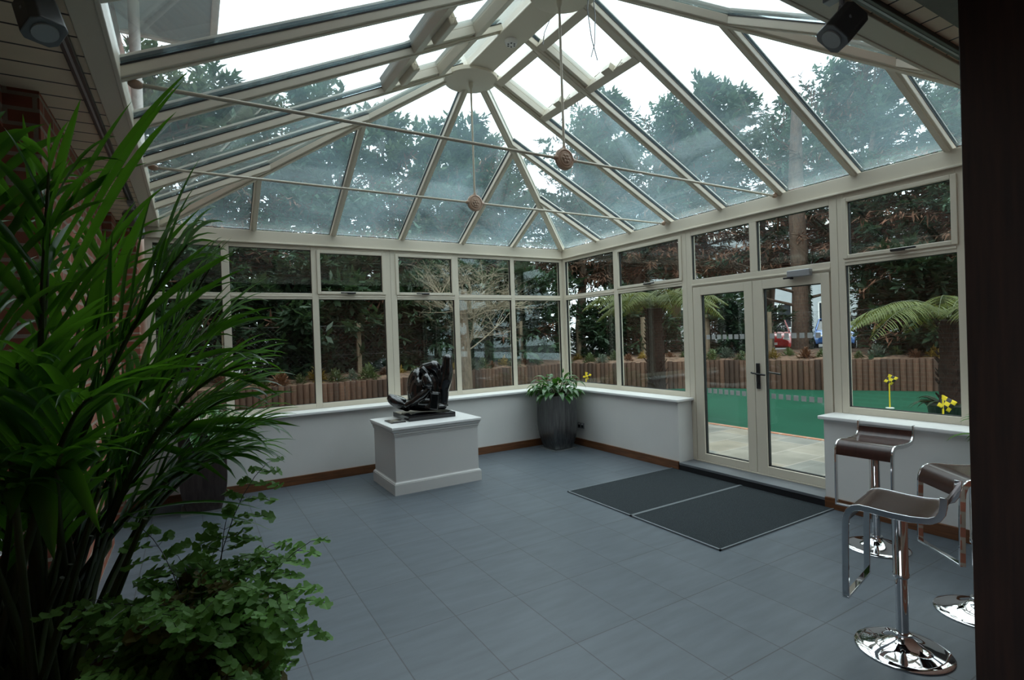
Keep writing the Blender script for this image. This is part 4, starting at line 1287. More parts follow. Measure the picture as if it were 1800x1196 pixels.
# ================================================================== garden
solid('ground_paving', MB().box(0.1, 2.32, -9, 7, -0.12, 0.035), 'paving', 'buff sandstone paving outside the glazed doors', 'paving')
solid('ground_paving', MB().box(-9, 0.1, 0.1, 7, -0.12, 0.034), 'paving', 'buff sandstone paving outside the far windows', 'paving')
solid('brick_edging', MB().box(2.32, 2.42, -9, 7, -0.12, 0.042), 'edging', 'thin orange brick edging between the paving and the green', 'edging')
tag(MB().add([(2.42, -9, 0.03), (14, -9, 0.03), (14, 7, 0.03), (2.42, 7, 0.03)], [(0, 1, 2, 3)]).build('putting_green', 'turf'), 'bright green artificial putting green outside the glazed doors', 'putting green', kind=ST)

# log edging: half-round posts set side by side along a bent line
LINE_A = [(-6.6, 5.36), (-5.3, 5.15), (-2.9, 4.75), (-0.6, 4.75), (1.6, 5.4), (4.3, 5.55)]
LINE_B = [(4.3, 5.55), (5.0, 4.25), (6.95, 2.8), (8.15, 0.55), (9.7, -1.75), (11.2, -4.5)]
def walk(line, step):
    out, carry = [], 0.0
    for (a, b) in zip(line[:-1], line[1:]):
        a, b = Vector(a), Vector(b); L = (b-a).length; s = carry
        while s < L: out.append(a.lerp(b, s/L)); s += step
        carry = s-L
    return out
def log_edging(label, pts):
    t = thing('log_edging', label, 'log edging', (pts[0].x, pts[0].y, 0))
    m = MB(); m.lathe([(0.064, -0.05), (0.064, 0.755), (0.058, 0.775)], n=14)
    proto = None
    for i, p in enumerate(pts):
        r = Vector((p.x-pts[0].x, p.y-pts[0].y, R.uniform(-0.015, 0.015)))
        if proto is None:
            proto = m.build('log', 'log', t, smooth=40); o = proto
        else:
            o = proto.copy(); COL.objects.link(o); o.parent = t
        o.location = r; o.rotation_euler = (0, 0, R.uniform(0, 6))
        o.scale = (R.uniform(.96, 1.04),)*2+(1,)
PA, PB2 = walk(LINE_A, 0.118), walk(LINE_B, 0.124)
log_edging('low fence of upright brown logs outside the far windows', PA[:100])
log_edging('low fence of upright brown logs beyond the putting green', PB2[:99])

# raised bed and ground beyond
def hgt(x, y, d):
    base = 0.72+0.20*(1-math.exp(-d/0.8))+0.05*math.sin(x*1.3)*math.sin(y*1.1)
    return base-0.45*min(1, max(0, (d-3)/8))
bed = MB()
outline = LINE_A+LINE_B[1:]
rows = []
for (x, y) in outline:
    v = (Vector((x, y))-Vector((-5.1, -6.85))).normalized()
    rows.append([(x+v.x*0.05, y+v.y*0.05, 0.0)]+[(x+v.x*d, y+v.y*d, hgt(x+v.x*d, y+v.y*d, d) if d > 0.15 else 0.70) for d in (0.06, 0.4, 1.0, 2, 3.5, 5, 8, 12)])
rr2 = []
for a, b in zip(rows[:-1], rows[1:]):
    for k in range(6): rr2.append([tuple(Vector(p).lerp(Vector(q), k/6)+Vector((0, 0, R.uniform(-.03, .03)))) for p, q in zip(a, b)])
rr2.append(rows[-1])
o = 0
for r in rr2: bed.v += r
n = 9
for i in range(len(rr2)-1):
    for k in range(n-1):
        bed.f.append((i*n+k, (i+1)*n+k, (i+1)*n+k+1, i*n+k+1)); bed.mi.append(0)
tag(bed.build('planting_bed', 'mulch', smooth=60), 'raised bed of leaf litter behind the log fences', 'planting bed', kind=ST)
tag(MB().add([(-60, -40, 0.46), (80, -40, 0.46), (80, 90, 0.46), (-60, 90, 0.46)], [(0, 1, 2, 3)]).build('ground_beyond', 'tarmac'), 'grey car park beyond the trees', 'ground', kind=ST)
# keep the car park surface out of the garden: cut it back to a frame round the plot
gb = bpy.data.objects['ground_beyond'].data
gb.clear_geometry()
gb.from_pydata([(-60, 16, 0.46), (14, 16, 0.46), (14, 90, 0.46), (-60, 90, 0.46), (14, -40, 0.46), (80, -40, 0.46), (80, 90, 0.46),
                   (0.1, -40, 0.02), (14, -40, 0.02), (14, -8.9, 0.02), (0.1, -8.9, 0.02), (-60, -40, 0.02), (-8.9, -40, 0.02), (-8.9, 16, 0.02), (-60, 16, 0.02)], [],
                  [(0, 1, 2, 3), (4, 5, 6, 2), (7, 8, 9, 10), (11, 12, 13, 14)])
gb.update()

# foliage builders -------------------------------------------------------------
WIND = Vector((0.80, -0.48, 0))
def spray(mb, p, d, L, w, rr, mi=0):
    s = d.cross(Vector((0, 0, 1)))
    if s.length < .1: s = Vector((1, 0, 0))
    s = (s.normalized()+Vector((rr.uniform(-.5, .5), rr.uniform(-.5, .5), rr.uniform(-.5, .5)))).normalized()
    q = p+d*L*0.5+s*0
    o_ = len(mb.v)
    mb.v += [tuple(p), tuple(q-s*w), tuple(p+d*L), tuple(q+s*w)]
    mb.f.append((o_, o_+1, o_+2, o_+3)); mb.mi.append(mi)
def conifer_meshes(seed, H, Rb, z0, nb, dead=0.3, lean=0.0, dens=1.0, open_=0.0, wind=0.5):
    rr = random.Random(seed)
    tk, fo, dt = MB(), MB(), MB()
    bend = [Vector((rr.uniform(-.12, .12)*i, rr.uniform(-.12, .12)*i, 0)) for i in range(7)]
    axis = lambda z: bend[min(6, int(z/H*6))].lerp(bend[min(6, int(z/H*6)+1)], z/H*6 % 1)+WIND*lean*(z/H)**2
    tk.tube([axis(H*i/8*0.97)+Vector((0, 0, H*i/8*0.97)) for i in range(9)], [0.17*(1-0.88*i/8)*H/8 for i in range(9)], 9)
    for b in range(nb):
        f = (b+rr.random())/nb
        z = z0+(H-z0)*f
        L = (Rb*(1-f**2.6)*0.92+0.55)*rr.uniform(.55, 1.1)
        a = rr.uniform(0, 2*PI)
        d = Vector((math.cos(a), math.sin(a), rr.uniform(.05, .45)+0.5*f))+WIND*wind*f
        d.normalize()
        p = axis(z)+Vector((0, 0, z))
        path = [p]
        k = max(4, int(L/0.22))
        dd = d.copy()
        for j in range(k):
            dd = (dd+Vector((rr.uniform(-.10, .10), rr.uniform(-.10, .10), -0.055+0.03*f))).normalized()
            path.append(path[-1]+dd*(L/k))
        tk.tube([path[0], path[k//2], path[-1]], [0.03*(1-.7*f), 0.018*(1-.6*f), 0.006], 4, cap=False)
        isdead = rr.random() < dead*(1-f)
        for j in range(1, k+1):
            t = j/k
            if t < open_ and rr.random() < .8: continue
            for q in range(int((8 if not isdead else 7)*dens)):
                sd = Vector((rr.uniform(-1, 1), rr.uniform(-1, 1), rr.uniform(-.75, .45)))
                sd = (sd+dd*0.8+WIND*wind*0.6*f).normalized()
                l = rr.uniform(.20, .46)*(0.8+0.3*(1-t))
                pp = path[j]+Vector((rr.uniform(-.10, .10), rr.uniform(-.10, .10), rr.uniform(-.10, .06)))
                if isdead: spray(dt, pp, sd, l*1.15, 0.028, rr)
                else:
                    spray(fo, pp, sd, l*1.1, l*0.19, rr)
                    spray(fo, pp+sd*l*.35, (sd+Vector((rr.uniform(-.8, .8), rr.uniform(-.8, .8), rr.uniform(-.6, .3)))).normalized(), l*.6, l*.11, rr)
    return tk, fo, dt
def tree_proto(name, label, cat, args, fol='conifer', group=None):
    t = thing(name, label, cat, (0, 0, -50), group=group)
    tk, fo, dt = conifer_meshes(**args)
    tk.build('trunk', 'bark', t, smooth=50)
    fo.build('foliage', fol, t)
    if dt.v: dt.build('dead_twigs', 'deadtwig', t)
    return t
first = {}
def place_tree(kind, x, y, z, rz, s, label, group):
    name, cat, args, fol = KINDS[kind]
    if kind not in first:
        t = first[kind] = tree_proto(name, label, cat, args, fol, group)
        t.location = (x, y, z); t.rotation_euler = (0, 0, rz); t.scale = (s,)*3
    else: dup(first[kind], (x, y, z), rz, label, group, (s,)*3)
KINDS = {
    'dense': ('conifer_tree', 'tree', dict(seed=1, H=8.5, Rb=2.1, z0=0.5, nb=150, dead=0.45, dens=1.15), 'conifer'),
    'dense2': ('conifer_tree', 'tree', dict(seed=2, H=8.0, Rb=2.3, z0=0.8, nb=140, dead=0.95, lean=0.3, dens=1.1), 'conifer2'),
    'tall': ('tall_conifer_tree', 'tree', dict(seed=3, H=10.5, Rb=2.6, z0=2.9, nb=150, dead=0.85, lean=0.9, dens=1.1, open_=0.1, wind=0.9), 'conifer'),
    'tall2': ('tall_conifer_tree', 'tree', dict(seed=4, H=9.5, Rb=2.8, z0=2.9, nb=145, dead=0.95, lean=1.2, dens=1.1, open_=0.1, wind=1.1), 'conifer'),
    'low': ('evergreen_bush', 'bush', dict(seed=5, H=2.6, Rb=1.15, z0=0.15, nb=75, dead=0.25, dens=1.2, wind=0.0), 'laurel'),
}
GA, GB, GL = 'conifers beyond the far windows', 'conifers beyond the putting green', 'evergreen bushes under the conifers'
for (kind, x, y, rz, s, label) in [
        ('dense', -8.2, 9.6, 0.3, 1.02, 'dark conifer at the far left end of the row, behind the palm fronds'),
        ('dense2', -6.3, 8.6, 1.3, 1.00, 'olive conifer behind the window bay beside the brick wall'),
        ('dense', -4.4, 9.4, 2.3, 0.98, 'dark conifer left of the bay with the pale timber post'),
        ('dense2', -2.7, 10.6, 3.9, 1.03, 'olive conifer rising behind the second far window bay'),
        ('dense', -1.4, 8.4, 4.2, 0.92, 'dark conifer behind the third far window bay'),
        ('dense2', 0.5, 10.0, 5.3, 1.00, 'olive conifer seen past the left of the sculpture'),
        ('dense', 2.3, 9.0, 0.9, 0.93, 'dark conifer behind the bare tree'),
        ('dense2', 4.4, 9.6, 2.8, 0.98, 'olive conifer behind the far corner of the room'),
        ('dense2', 6.0, 11.2, 2.2, 1.0, 'olive conifer in the back row directly behind the corner post'),
        ('dense', 2.4, 12.6, 0.6, 1.05, 'dark conifer in the back row behind the bare tree'),
        ('dense', 4.6, 13.0, 1.9, 1.10, 'dark conifer in the back row near the far corner'),
        ('dense2', -5.2, 12.8, 0.4, 1.08, 'olive conifer in the back row at the left'),
        ('dense', -0.9, 13.4, 3.3, 1.12, 'dark conifer in the back row behind the sculpture')]:
    place_tree(kind, x, y, 0.68, rz, s, label, GA)
for (kind, x, y, rz, s, label) in [
        ('tall', 6.9, 8.3, 0.0, 0.90, 'leaning conifer just right of the far corner post'),
        ('tall2', 9.0, 7.6, 0.25, 0.96, 'tall conifer above the tree fern'),
        ('tall', 9.9, 6.6, -0.3, 0.92, 'tall conifer above the left door leaf'),
        ('tall2', 12.3, 3.45, 0.1, 0.98, 'tall conifer above the right door leaf, bare trunk in the right pane'),
        ('tall', 12.2, 1.4, 0.35, 0.88, 'windswept conifer above the right-hand window'),
        ('tall2', 11.8, -1.0, -0.2, 0.82, 'windswept conifer at the right end beside the dark post'),
        ('tall', 13.6, -3.2, 0.15, 0.85, 'windswept conifer mostly hidden behind the dark post'),
        ('tall', 15.6, 6.7, 0.2, 1.0, 'tall conifer in the back row above the glazed doors'),
        ('tall2', 15.6, 1.6, -0.2, 0.95, 'tall conifer in the back row above the right-hand window'),
        ('tall2', 7.6, 10.6, 0.3, 1.0, 'tall conifer in the back row just right of the far corner'),
        ('tall', 12.8, 7.6, -0.1, 1.0, 'tall conifer in the back row above the tree fern'),
        ('dense', 10.6, 10.2, 1.2, 1.05, 'dark conifer in the back row behind the leaning conifer'),
        ('dense2', 13.5, -0.6, 3.2, 0.80, 'olive conifer low behind the right-hand window'),
        ('dense', 5.0, -16.8, 5.3, 1.0, 'added dark conifer far out at the right, mirrored in the panes behind the sculpture'),  # the mirrored conifers are out of view, added to block sky in the panes
        ('dense2', 11.5, -16.0, 0.2, 1.05, 'added olive conifer at the back of the mirrored row'),
        ('dense', -9.6, 7.4, 0.8, 0.95, 'added dark conifer past the brick wall at the far left, mirrored in the door-side panes'),
        ('dense2', -11.6, 10.4, 1.8, 1.05, 'added olive conifer past the brick wall at the far left, mirrored in the door-side panes'),
        ('dense2', 13.8, -6.2, 0.4, 0.95, 'added olive conifer hidden by the dark post, mirrored in the corner panes'),
        ('dense', 12.0, -8.6, 1.4, 0.95, 'added dark conifer out at the right, mirrored in the far corner panes'),
        ('dense2', 14.6, -10.4, 2.4, 1.0, 'added olive conifer out at the right behind its neighbours, mirrored in the corner panes'),
        ('dense', 10.2, -11.8, 3.1, 0.95, 'added dark conifer farthest right, mirrored in the far corner panes'),
        ('dense2', 8.0, -14.6, 4.4, 1.0, 'added olive conifer farthest right of the row, mirrored in the glass'),
        ('dense', 11.6, 0.6, 2.2, 0.62, 'short dark conifer behind the right-hand window')]:
    place_tree(kind, x, y, 0.66, rz, s, label, GB)
for (x, y, rz, s, label) in [
        (-7.4, 7.0, 0.2, 1.0, 'dark bush behind the log fence at the far left'),
        (-5.6, 6.9, 1.2, 1.05, 'dark bush behind the log fence, left of the pale timber post'),
        (-3.0, 6.7, 2.0, 1.0, 'dark glossy bush right of the pale timber post'),
        (-1.3, 6.9, 2.9, 1.1, 'dark bush behind the third far window bay'),
        (0.3, 6.5, 3.6, 0.95, 'dark bush behind the sculpture'),
        (2.2, 7.4, 4.4, 1.1, 'dark bush right of the bare tree'),
        (3.9, 7.2, 5.1, 1.05, 'dark bush behind the corner planter'),
        (6.2, 6.0, 0.7, 0.80, 'dark bush left of the tree fern'),
        (7.7, 5.4, 1.6, 0.75, 'dark bush behind the tree fern trunk'),
        (8.9, 3.5, 2.6, 0.85, 'dark bush behind the left door leaf'),
        (10.7, -0.6, 4.3, 1.0, 'dark bush behind the right-hand window'),
        (11.2, -2.4, 5.0, 1.0, 'dark bush at the right end of the log fence')]:
    place_tree('low', x, y, 0.66, rz, s, label, GL)

# bare twiggy tree outside the far windows
bt = thing('bare_tree', 'bare twiggy tree with a pale trunk standing in front of the log fence', 'tree', (-0.22, 3.15, 0.03))
rb_ = random.Random(11)
tk, tw = MB(), MB()
def grow(p, d, L, r, depth):
    k = 4; pts = [p]; q = p; dd = d
    wob = 0.05 if depth == 0 else 0.24
    for i in range(k):
        dd = (dd+Vector((rb_.uniform(-wob, wob), rb_.uniform(-wob, wob), rb_.uniform(-.06, .10)))).normalized()
        q = q+dd*(L/k); pts.append(q)
    (tk if depth < 1 else tw).tube(pts, [r*(1-.45*i/k) for i in range(k+1)], 9 if depth < 1 else (5 if depth < 3 else 3), cap=False)
    if depth >= 5: return
    for c in range((9, 5, 4, 4, 3)[depth]):
        t = rb_.uniform(.30, 1.0) if depth else rb_.uniform(.55, 1.0)
        b = pts[int(t*k)]
        nd = (dd*0.7+Vector((rb_.uniform(-1, 1), rb_.uniform(-1, 1), rb_.uniform(-.45, .6)))).normalized()
        grow(b, nd, L*(rb_.uniform(.35, .55) if depth == 0 else rb_.uniform(.5, .75)), max(0.0019, r*(.12 if depth == 0 else .5)), depth+1)
grow(Vector((0, 0, 0)), Vector((0.01, 0, 1)), 2.6, 0.13, 0)
tk.build('trunk', 'palebark', bt, smooth=60); tw.build('twigs', 'twig', bt)
for k, (x, y, h, r, label) in enumerate([(1.0, 13.5, 7.6, .11, 'lopped bare pole of a tree above the far window wall, left one'), (3.1, 13.2, 7.9, .13, 'lopped bare pole of a tree above the far windows, middle one'),
                                         (5.6, 14.0, 8.3, .14, 'lopped bare pole of a tree above the far windows, right one'), (-3.6, 12.5, 8.5, .12, 'lopped bare pole of a tree above the left window bays')]):
    t = thing('lopped_tree', label, 'tree', (x, y, 0.5), group='lopped bare trees behind the conifers')
    a, b = MB(), MB()
    a.tube([(0, 0, 0), (0.1, 0, h*.5), (0.05, 0.1, h)], [r, r*.85, r*.7], 8)
    for i in range(26):
        z = rb_.uniform(h*.5, h)
        p = Vector((0.06, 0.05, z)); d = Vector((rb_.uniform(-1, 1), rb_.uniform(-1, 1), rb_.uniform(.2, .9))).normalized()
        l = rb_.uniform(.5, 1.4)
        b.tube([p, p+d*l*.5+Vector((0, 0, .05)), p+d*l+Vector((0, 0, -.15 if l > 1 else .1))], [.018, .012, .004], 4, cap=False)
    a.build('trunk', 'palebark', t, smooth=60); b.build('twigs', 'palebark', t)
pt = thing('pine_trunk', 'thick brown tree trunk with ivy seen through the right door leaf', 'tree', (10.62, 2.39, 0.6))
a = MB(); a.tube([(0, 0, 0), (0.05, 0, 2), (0.0, 0.05, 5), (0.1, 0, 8)], [.30, .25, .22, .12], 12)
for (z, dx, dy, l) in ((1.6, -.5, .6, 2.2), (2.0, -.6, .5, 2.4), (1.8, .6, -.7, 1.8), (2.5, -.4, .9, 2.0), (2.6, .8, -.5, 2.0)):
    d = Vector((dx, dy, .35)); a.tube([(0, 0, z), Vector((0, 0, z))+d*l*.5-Vector((0, 0, .12)), Vector((0, 0, z))+d*l], [.05, .035, .012], 6)
a.build('trunk', 'bark', pt, smooth=60)
iv = MB(); ri = random.Random(3)
for i in range(420):
    z = ri.uniform(0, 3.2); an = ri.uniform(-1.9, 0.6); rad = 0.28-z*.012
    p = Vector((rad*math.cos(an), rad*math.sin(an), z))
    blade(iv, p, Vector((math.cos(an), math.sin(an), ri.uniform(-.8, .3))), (0, 0, 1), .09, .06, droop=.4, n=2)
iv.build('ivy', 'laurel', pt)

# tree ferns -------------------------------------------------------------------
def tree_fern(label, loc, seed, trunk_h, trunk_r, n, L, pot=True):
    t = thing('tree_fern', label, 'tree fern', loc)
    rr = random.Random(seed)
    m = MB()
    k = 14
    m.tube([(rr.uniform(-.01, .01), rr.uniform(-.01, .01), trunk_h*i/k) for i in range(k+1)], [trunk_r*(1+rr.uniform(-.08, .08))*(1.05-.25*i/k) for i in range(k+1)], 14)
    for i in range(160):
        a = rr.uniform(0, 2*PI); z = rr.uniform(.05, trunk_h)
        r = trunk_r*.95
        p = Vector((r*math.cos(a), r*math.sin(a), z))
        m.tube([p, p+Vector((math.cos(a)*.05, math.sin(a)*.05, .07))], [.014, .005], 4)
    m.build('trunk', 'fernfibre', t, smooth=60)
    for i in range(n):
        a = 2*PI*i/n+rr.uniform(-.2, .2)
        e = rr.uniform(.35, 1.0)
        out = Vector((math.cos(a), math.sin(a), 0))
        b = Vector((0, 0, trunk_h))
        l = L*rr.uniform(.8, 1.15)
        c = b+out*l*.45+Vector((0, 0, l*(.25+.25*e)))
        q = b+out*l*.95+Vector((0, 0, l*(-.30+.35*e)))
        bz = lambda s: b*(1-s)**2+c*2*s*(1-s)+q*s*s
        st_, lf = MB(), MB()
        st_.tube([bz(s/10) for s in range(11)], [.011*(1-.08*s) for s in range(11)], 5)
        for j in range(42):
            s = .12+.88*j/41
            p = bz(s); d = (bz(min(1, s+.03))-bz(s-.03)).normalized()
            side = d.cross(Vector((0, 0, 1)))
            if side.length < .1: side = Vector((0, 1, 0))
            side.normalize()
            wl = l*.26*math.sin(PI*(.12+.86*s))**.8
            for g in (-1, 1):
                blade(lf, p, side*g+d*.35+Vector((0, 0, -.18+rr.uniform(-.15, .15))), (0, 0, 1), wl*rr.uniform(.85, 1.1), .020, droop=.9, n=3, fold=.1, shape='e')
        f_ = st_.build('frond', 'palmstem', t); lf.build('foliage', 'treefern', f_)
    if pot:
        MB().lathe([(.26, 0.0), (.30, .30), (.33, .33), (.33, .36), (.27, .36)], n=28).build('pot', 'zinc', t, smooth=40)
        u = MB()
        for i in range(40):
            a = rr.uniform(0, 2*PI); d = Vector((math.cos(a), math.sin(a), rr.uniform(.1, .9)))
            blade(u, Vector((math.cos(a)*.2, math.sin(a)*.2, .35)), d, (0, 0, 1), rr.uniform(.25, .4), .06, droop=1.3, n=5)
        u.build('underplanting', 'laurel', t, smooth=60)
    return t
tree_fern('potted tree fern with a thick dark trunk, left of the glazed doors', (1.95, -0.05, 0.035), 2, 2.0, 0.165, 19, 1.3)
tree_fern('tree fern whose fronds reach in from the right of the right-hand window', (4.75, -3.35, 0.03), 6, 1.62, 0.15, 19, 1.4)

# low planting in the bed ---------------------------------------------------------
def shrub_mesh(seed, n, r, h, l, w):
    rr = random.Random(seed); m = MB()
    for i in range(n):
        a = rr.uniform(0, 2*PI); e = rr.uniform(.1, 1.5)
        d = Vector((math.cos(a)*math.cos(e), math.sin(a)*math.cos(e), math.sin(e)))
        p = Vector((d.x*r*rr.uniform(.1, 1), d.y*r*rr.uniform(.1, 1), d.z*h*rr.uniform(.2, 1)))
        blade(m, p, (d+Vector((rr.uniform(-.6, .6), rr.uniform(-.6, .6), rr.uniform(-.3, .5)))), (0, 0, 1), l*rr.uniform(.6, 1.2), w, droop=.7, n=3)
    return m
SH = [('green_shrub', 'shrubgreen', 'small green shrub in the raised bed behind the logs', 'small green shrubs in the bed'),
      ('yellow_shrub', 'shrubyellow', 'small yellow-leaved shrub in the raised bed behind the logs', 'small yellow shrubs in the bed'),
      ('silver_shrub', 'shrubgrey', 'small silvery shrub in the raised bed behind the logs', 'small silvery shrubs in the bed'),
      ('bronze_shrub', 'shrubbrown', 'small bronze-leaved shrub in the raised bed behind the logs', 'small bronze shrubs in the bed')]
pro = []
for k, (nm, mt_, lb, gp) in enumerate(SH):
    t = thing(nm, lb, 'shrub', (0, 0, 0), group=gp)
    shrub_mesh(20+k, 170, .26, .30, .13, .045).build('foliage', mt_, t)
    pro.append([t, False])
rsx = random.Random(17)
spots = [(i, d) for i in range(2, len(PA)-8, 3) for d in (rsx.uniform(.3, .7),)]+[(len(PA)+i, d) for i in range(2, 96, 3) for d in (rsx.uniform(.3, 1.0),)]
allp = PA+PB2
for j, (i, d) in enumerate(spots):
    p = allp[i]; v = (p-Vector((-5.1, -6.85))).normalized()
    k = (0, 1, 0, 2, 0, 3, 1, 0, 3)[j % 9]
    s = rsx.uniform(.6, 1.05)
    loc = (p.x+v.x*d, p.y+v.y*d, 0.74)
    t, used = pro[k]
    if not used: t.location = loc; t.scale = (s,)*3; pro[k][1] = True
    else: dup(t, loc, rsx.uniform(0, 6), scale=(s,)*3)

# chain-link fence ------------------------------------------------------------------
def off(p, d):
    v = (p-Vector((-5.1, -6.85))).normalized(); return Vector((p.x+v.x*d, p.y+v.y*d))
def chain_fence(label, pts, ph=1.45):
    t = thing('chain_link_fence', label, 'fence', (pts[0].x, pts[0].y, 0.6))
    o0 = Vector((pts[0].x, pts[0].y, 0))
    for p in pts:
        MB().box(-.05, .05, -.05, .05, 0, ph).build('post', 'fencepost', t, bevel=.008, origin=None).location = (p.x-o0.x, p.y-o0.y, 0)
    w = MB(); st_ = .11
    for a, b in zip(pts[:-1], pts[1:]):
        L = (b-a).length; d = (b-a)/L; H = ph-.1
        P = lambda s, z: Vector((a.x-o0.x+d.x*s, a.y-o0.y+d.y*s, z+.05))
        n_ = int((L+H)/st_)
        for i in range(n_):
            s = i*st_-H
            s0, z0 = (s, 0) if s >= 0 else (0, -s)
            s1, z1 = (s+H, H) if s+H <= L else (L, L-s)
            w.tube([P(s0, z0), P(s1, z1)], .0013, 3, cap=False)
            w.tube([P(L-s0, z0), P(L-s1, z1)], .0013, 3, cap=False)
        for z in (0, H*.5, H): w.tube([P(0, z), P(L, z)], .003, 3, cap=False)
    w.build('wire_mesh', 'wire', t)
ctr = lambda i: off(allp[i], 1.5)
chain_fence('chain-link fence with timber posts behind the bed outside the far windows', [off(Vector(p), 1.0) for p in ((-7.2, 5.4), (-4.55, 5.0), (-2.0, 4.75), (0.4, 5.0), (2.6, 5.5), (4.6, 5.5))])
chain_fence('chain-link fence with timber posts behind the bed beyond the putting green', [off(Vector(p), 1.3) for p in ((5.6, 3.9), (6.95, 2.85), (7.75, 1.55), (8.6, 0.1), (9.7, -1.6), (11.0, -4.0))])

# golf flags -----------------------------------------------------------------------
def flag(label, loc, h, size, rz, drape):
    t = thing('golf_flag', label, 'flag', loc, rz, group='yellow and black practice flags')
    MB().tube([(0, 0, 0), (0, 0, h)], .012, 8).build('pole', 'flagyellow', t, smooth=40)
    m = MB(); n_ = 9
    g = []
    for i in range(n_+1):
        for j in range(n_+1):
            u_, v_ = i/n_, j/n_
            g.append((1.2*size*(0.62*u_-0.62*(1-drape)*v_+0.04), .016*math.sin(u_*5+v_*3)*u_, h-size*(0.25+0.5*drape)*u_-size*0.72*v_))
    f = [(i*(n_+1)+j, (i+1)*(n_+1)+j, (i+1)*(n_+1)+j+1, i*(n_+1)+j+1) for i in range(n_) for j in range(n_)]
    m.add(g, f)
    m.mi = [((i//3)+(j//3)) % 2 for i in range(n_) for j in range(n_)]
    o_ = m.build('pennant', ['flagyellow', 'blackmetal'], t, smooth=60)
    sl = o_.modifiers.new('thick', 'SOLIDIFY'); sl.thickness = .004
    MB().lathe([(.07, 0), (.07, .012), (.02, .016)], n=18).build('cup', 'whiteplastic', t)
flag('yellow and black checked flag on the green, centre of the right-hand window', (6.07, -1.93, .03), .64, .19, math.radians(-40), .25)
flag('larger drooping checked flag nearest the window above the bar stools', (3.6, -3.66, .03), .60, .20, math.radians(-45), .45)
flag('small checked flag low beside the corner planter, seen through the glass', (2.05, 2.05, .03), .78, .15, math.radians(-30), .3)

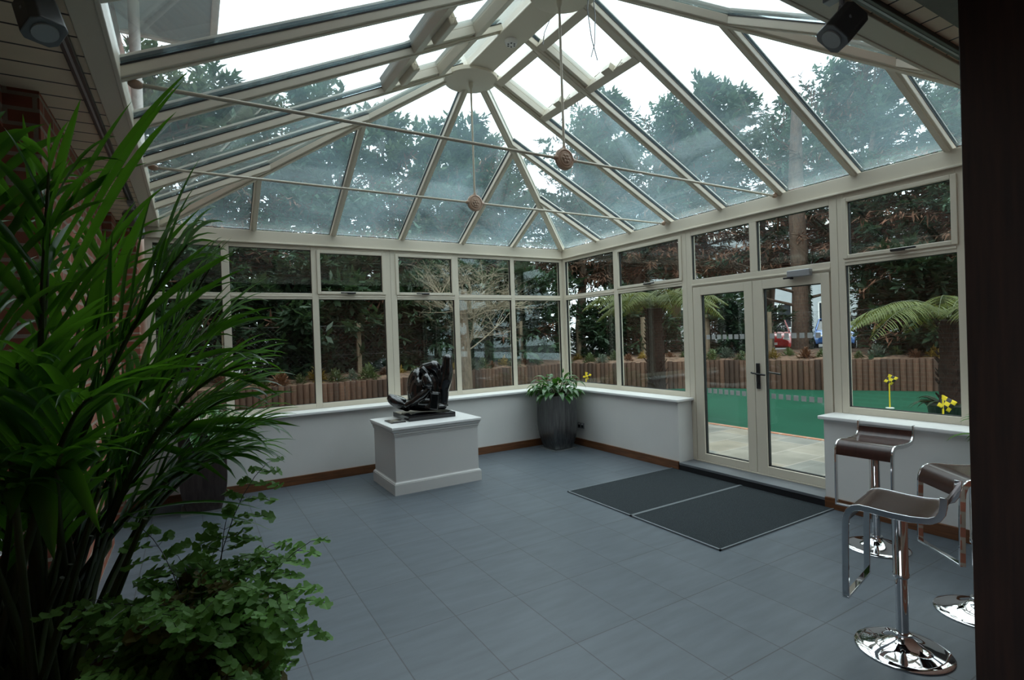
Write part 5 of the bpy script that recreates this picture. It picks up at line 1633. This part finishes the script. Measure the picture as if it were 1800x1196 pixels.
# parked cars --------------------------------------------------------------------------
def car(label, loc, rz, paint, L=4.1, Wd=1.72, H=1.46):
    t = thing('car', label, 'car', loc, rz, group='cars parked beyond the trees')
    hw = Wd/2
    # body sections along x (front is +x): (x, z bottom, z top, half width bottom, half width top)
    low = [(-L/2, .42, .78, hw*.80, hw*.78), (-L/2+.10, .28, .95, hw*.92, hw*.88), (-L*.30, .24, .98, hw, hw*.94), (0, .24, .97, hw, hw*.95), (L*.22, .24, .96, hw, hw*.94),
           (L*.36, .25, .86, hw*.98, hw*.90), (L/2-.12, .28, .72, hw*.93, hw*.84), (L/2, .36, .60, hw*.80, hw*.76)]
    def sec(x, z0, z1, a, b):
        zm = (z0+z1)/2
        return [(x, -a*.92, z0), (x, a*.92, z0), (x, a, zm), (x, b, z1-.05), (x, b*.86, z1), (x, -b*.86, z1), (x, -b, z1-.05), (x, -a, zm)]
    MB().loft([sec(*s) for s in low]).build('body', paint, t, smooth=35)
    top = [(-L*.46, .90, hw*.82), (-L*.36, H-.08, hw*.66), (-L*.20, H, hw*.68), (L*.02, H, hw*.68), (L*.10, H-.05, hw*.66), (L*.27, .92, hw*.84)]
    gl, rf_ = [], []
    for x, z, w in top:
        gl.append([(x, -w-(.14*(z-.9) if z > .95 else 0), .88), (x, w+(.14*(z-.9) if z > .95 else 0), .88), (x, w, z-.01), (x, -w, z-.01)])
    MB().loft(gl).build('windows', 'carglass', t, smooth=25)
    rf_ = [[(x, -w*1.02, H-.03), (x, w*1.02, H-.03), (x, w*.98, H+.015), (x, -w*.98, H+.015)] for x, w in ((-L*.37, hw*.64), (-L*.2, hw*.7), (L*.02, hw*.7), (L*.11, hw*.65))]
    MB().loft(rf_).build('roof', paint, t, bevel=.01)
    pl_ = MB()
    for s in (-1, 1):
        for (x0, z0, x1, z1) in ((L*.10, H-.02, L*.28, .93), (-L*.36, H-.05, -L*.47, .92), (-L*.08, H-.02, -L*.07, .95)):
            pl_.beam((x0, s*hw*.68, z0), (x1, s*hw*.86, z1), .06, -.02, .02, (0, s, .3))
    pl_.build('pillars', paint, t)
    for x in (-L*.30, L*.31):
        for s in (-1, 1):
            w_ = MB().lathe([(.20, -.10), (.30, -.10), (.315, -.06), (.315, .06), (.30, .10), (.20, .10)], n=22, axis='Y').build('wheel', 'tyre', t, smooth=40)
            w_.location = (x, s*(hw-.10), .315)
            MB().lathe([(.19, -.105), (.19, .105)], n=18, axis='Y').build('hub', 'silver', w_, smooth=40)
    li = MB()
    for s in (-1, 1): li.blob((L/2-.10, s*hw*.66, .62), (.09, .16, .08))
    li.build('headlight', 'whiteplastic', t, smooth=60)
    MB().box(L/2-.02, L/2+.012, -.26, .26, .40, .50).build('number_plate', 'paper', t)
car('red hatchback facing the room, seen through the right door leaf', (17.3, 7.75, .46), math.radians(-147), 'carred')
car('blue car at the right edge of the right door pane', (22.2, 7.6, .46), math.radians(-150), 'carblue')
car('silver car seen through the left door leaf', (16.5, 9.4, .46), math.radians(-120), 'carsilver')
car('white car behind the tree fern', (15.1, 11.6, .46), math.radians(-125), 'carwhite')
car('white car beyond the window bay with the pale timber post', (-1.5, 21.5, .46), math.radians(-60), 'carwhite')
car('silver car beyond the third far window bay', (1.0, 20.4, .46), math.radians(-75), 'carsilver')

# building beyond ------------------------------------------------------------------------
bd = thing('office_building', 'pale grey building with white-framed windows beyond the car park', 'building', (30, 14, .46), math.radians(-60))
MB().box(-13, 24, 0, 8, 0, 7.5).build('walls', 'greyrender', bd)
for k in range(11):
    x = -12+k*3.3
    for z in (1.0, 4.2):
        w_ = MB(); w_.box(x, x+.08, -.06, 0, z, z+1.7); w_.box(x+1.7, x+1.78, -.06, 0, z, z+1.7); w_.box(x, x+1.78, -.06, 0, z, z+.08); w_.box(x, x+1.78, -.06, 0, z+1.62, z+1.7); w_.box(x+.86, x+.92, -.06, 0, z, z+1.7)
        f_ = w_.build('window', 'whiteplastic', bd)
        MB().box(x+.08, x+1.7, -.03, -.005, z+.08, z+1.62).build('pane', 'housewin', f_)
MB().box(-13.2, 24.2, -.3, 8.2, 7.5, 7.8).build('roof_edge', 'upvc', bd)
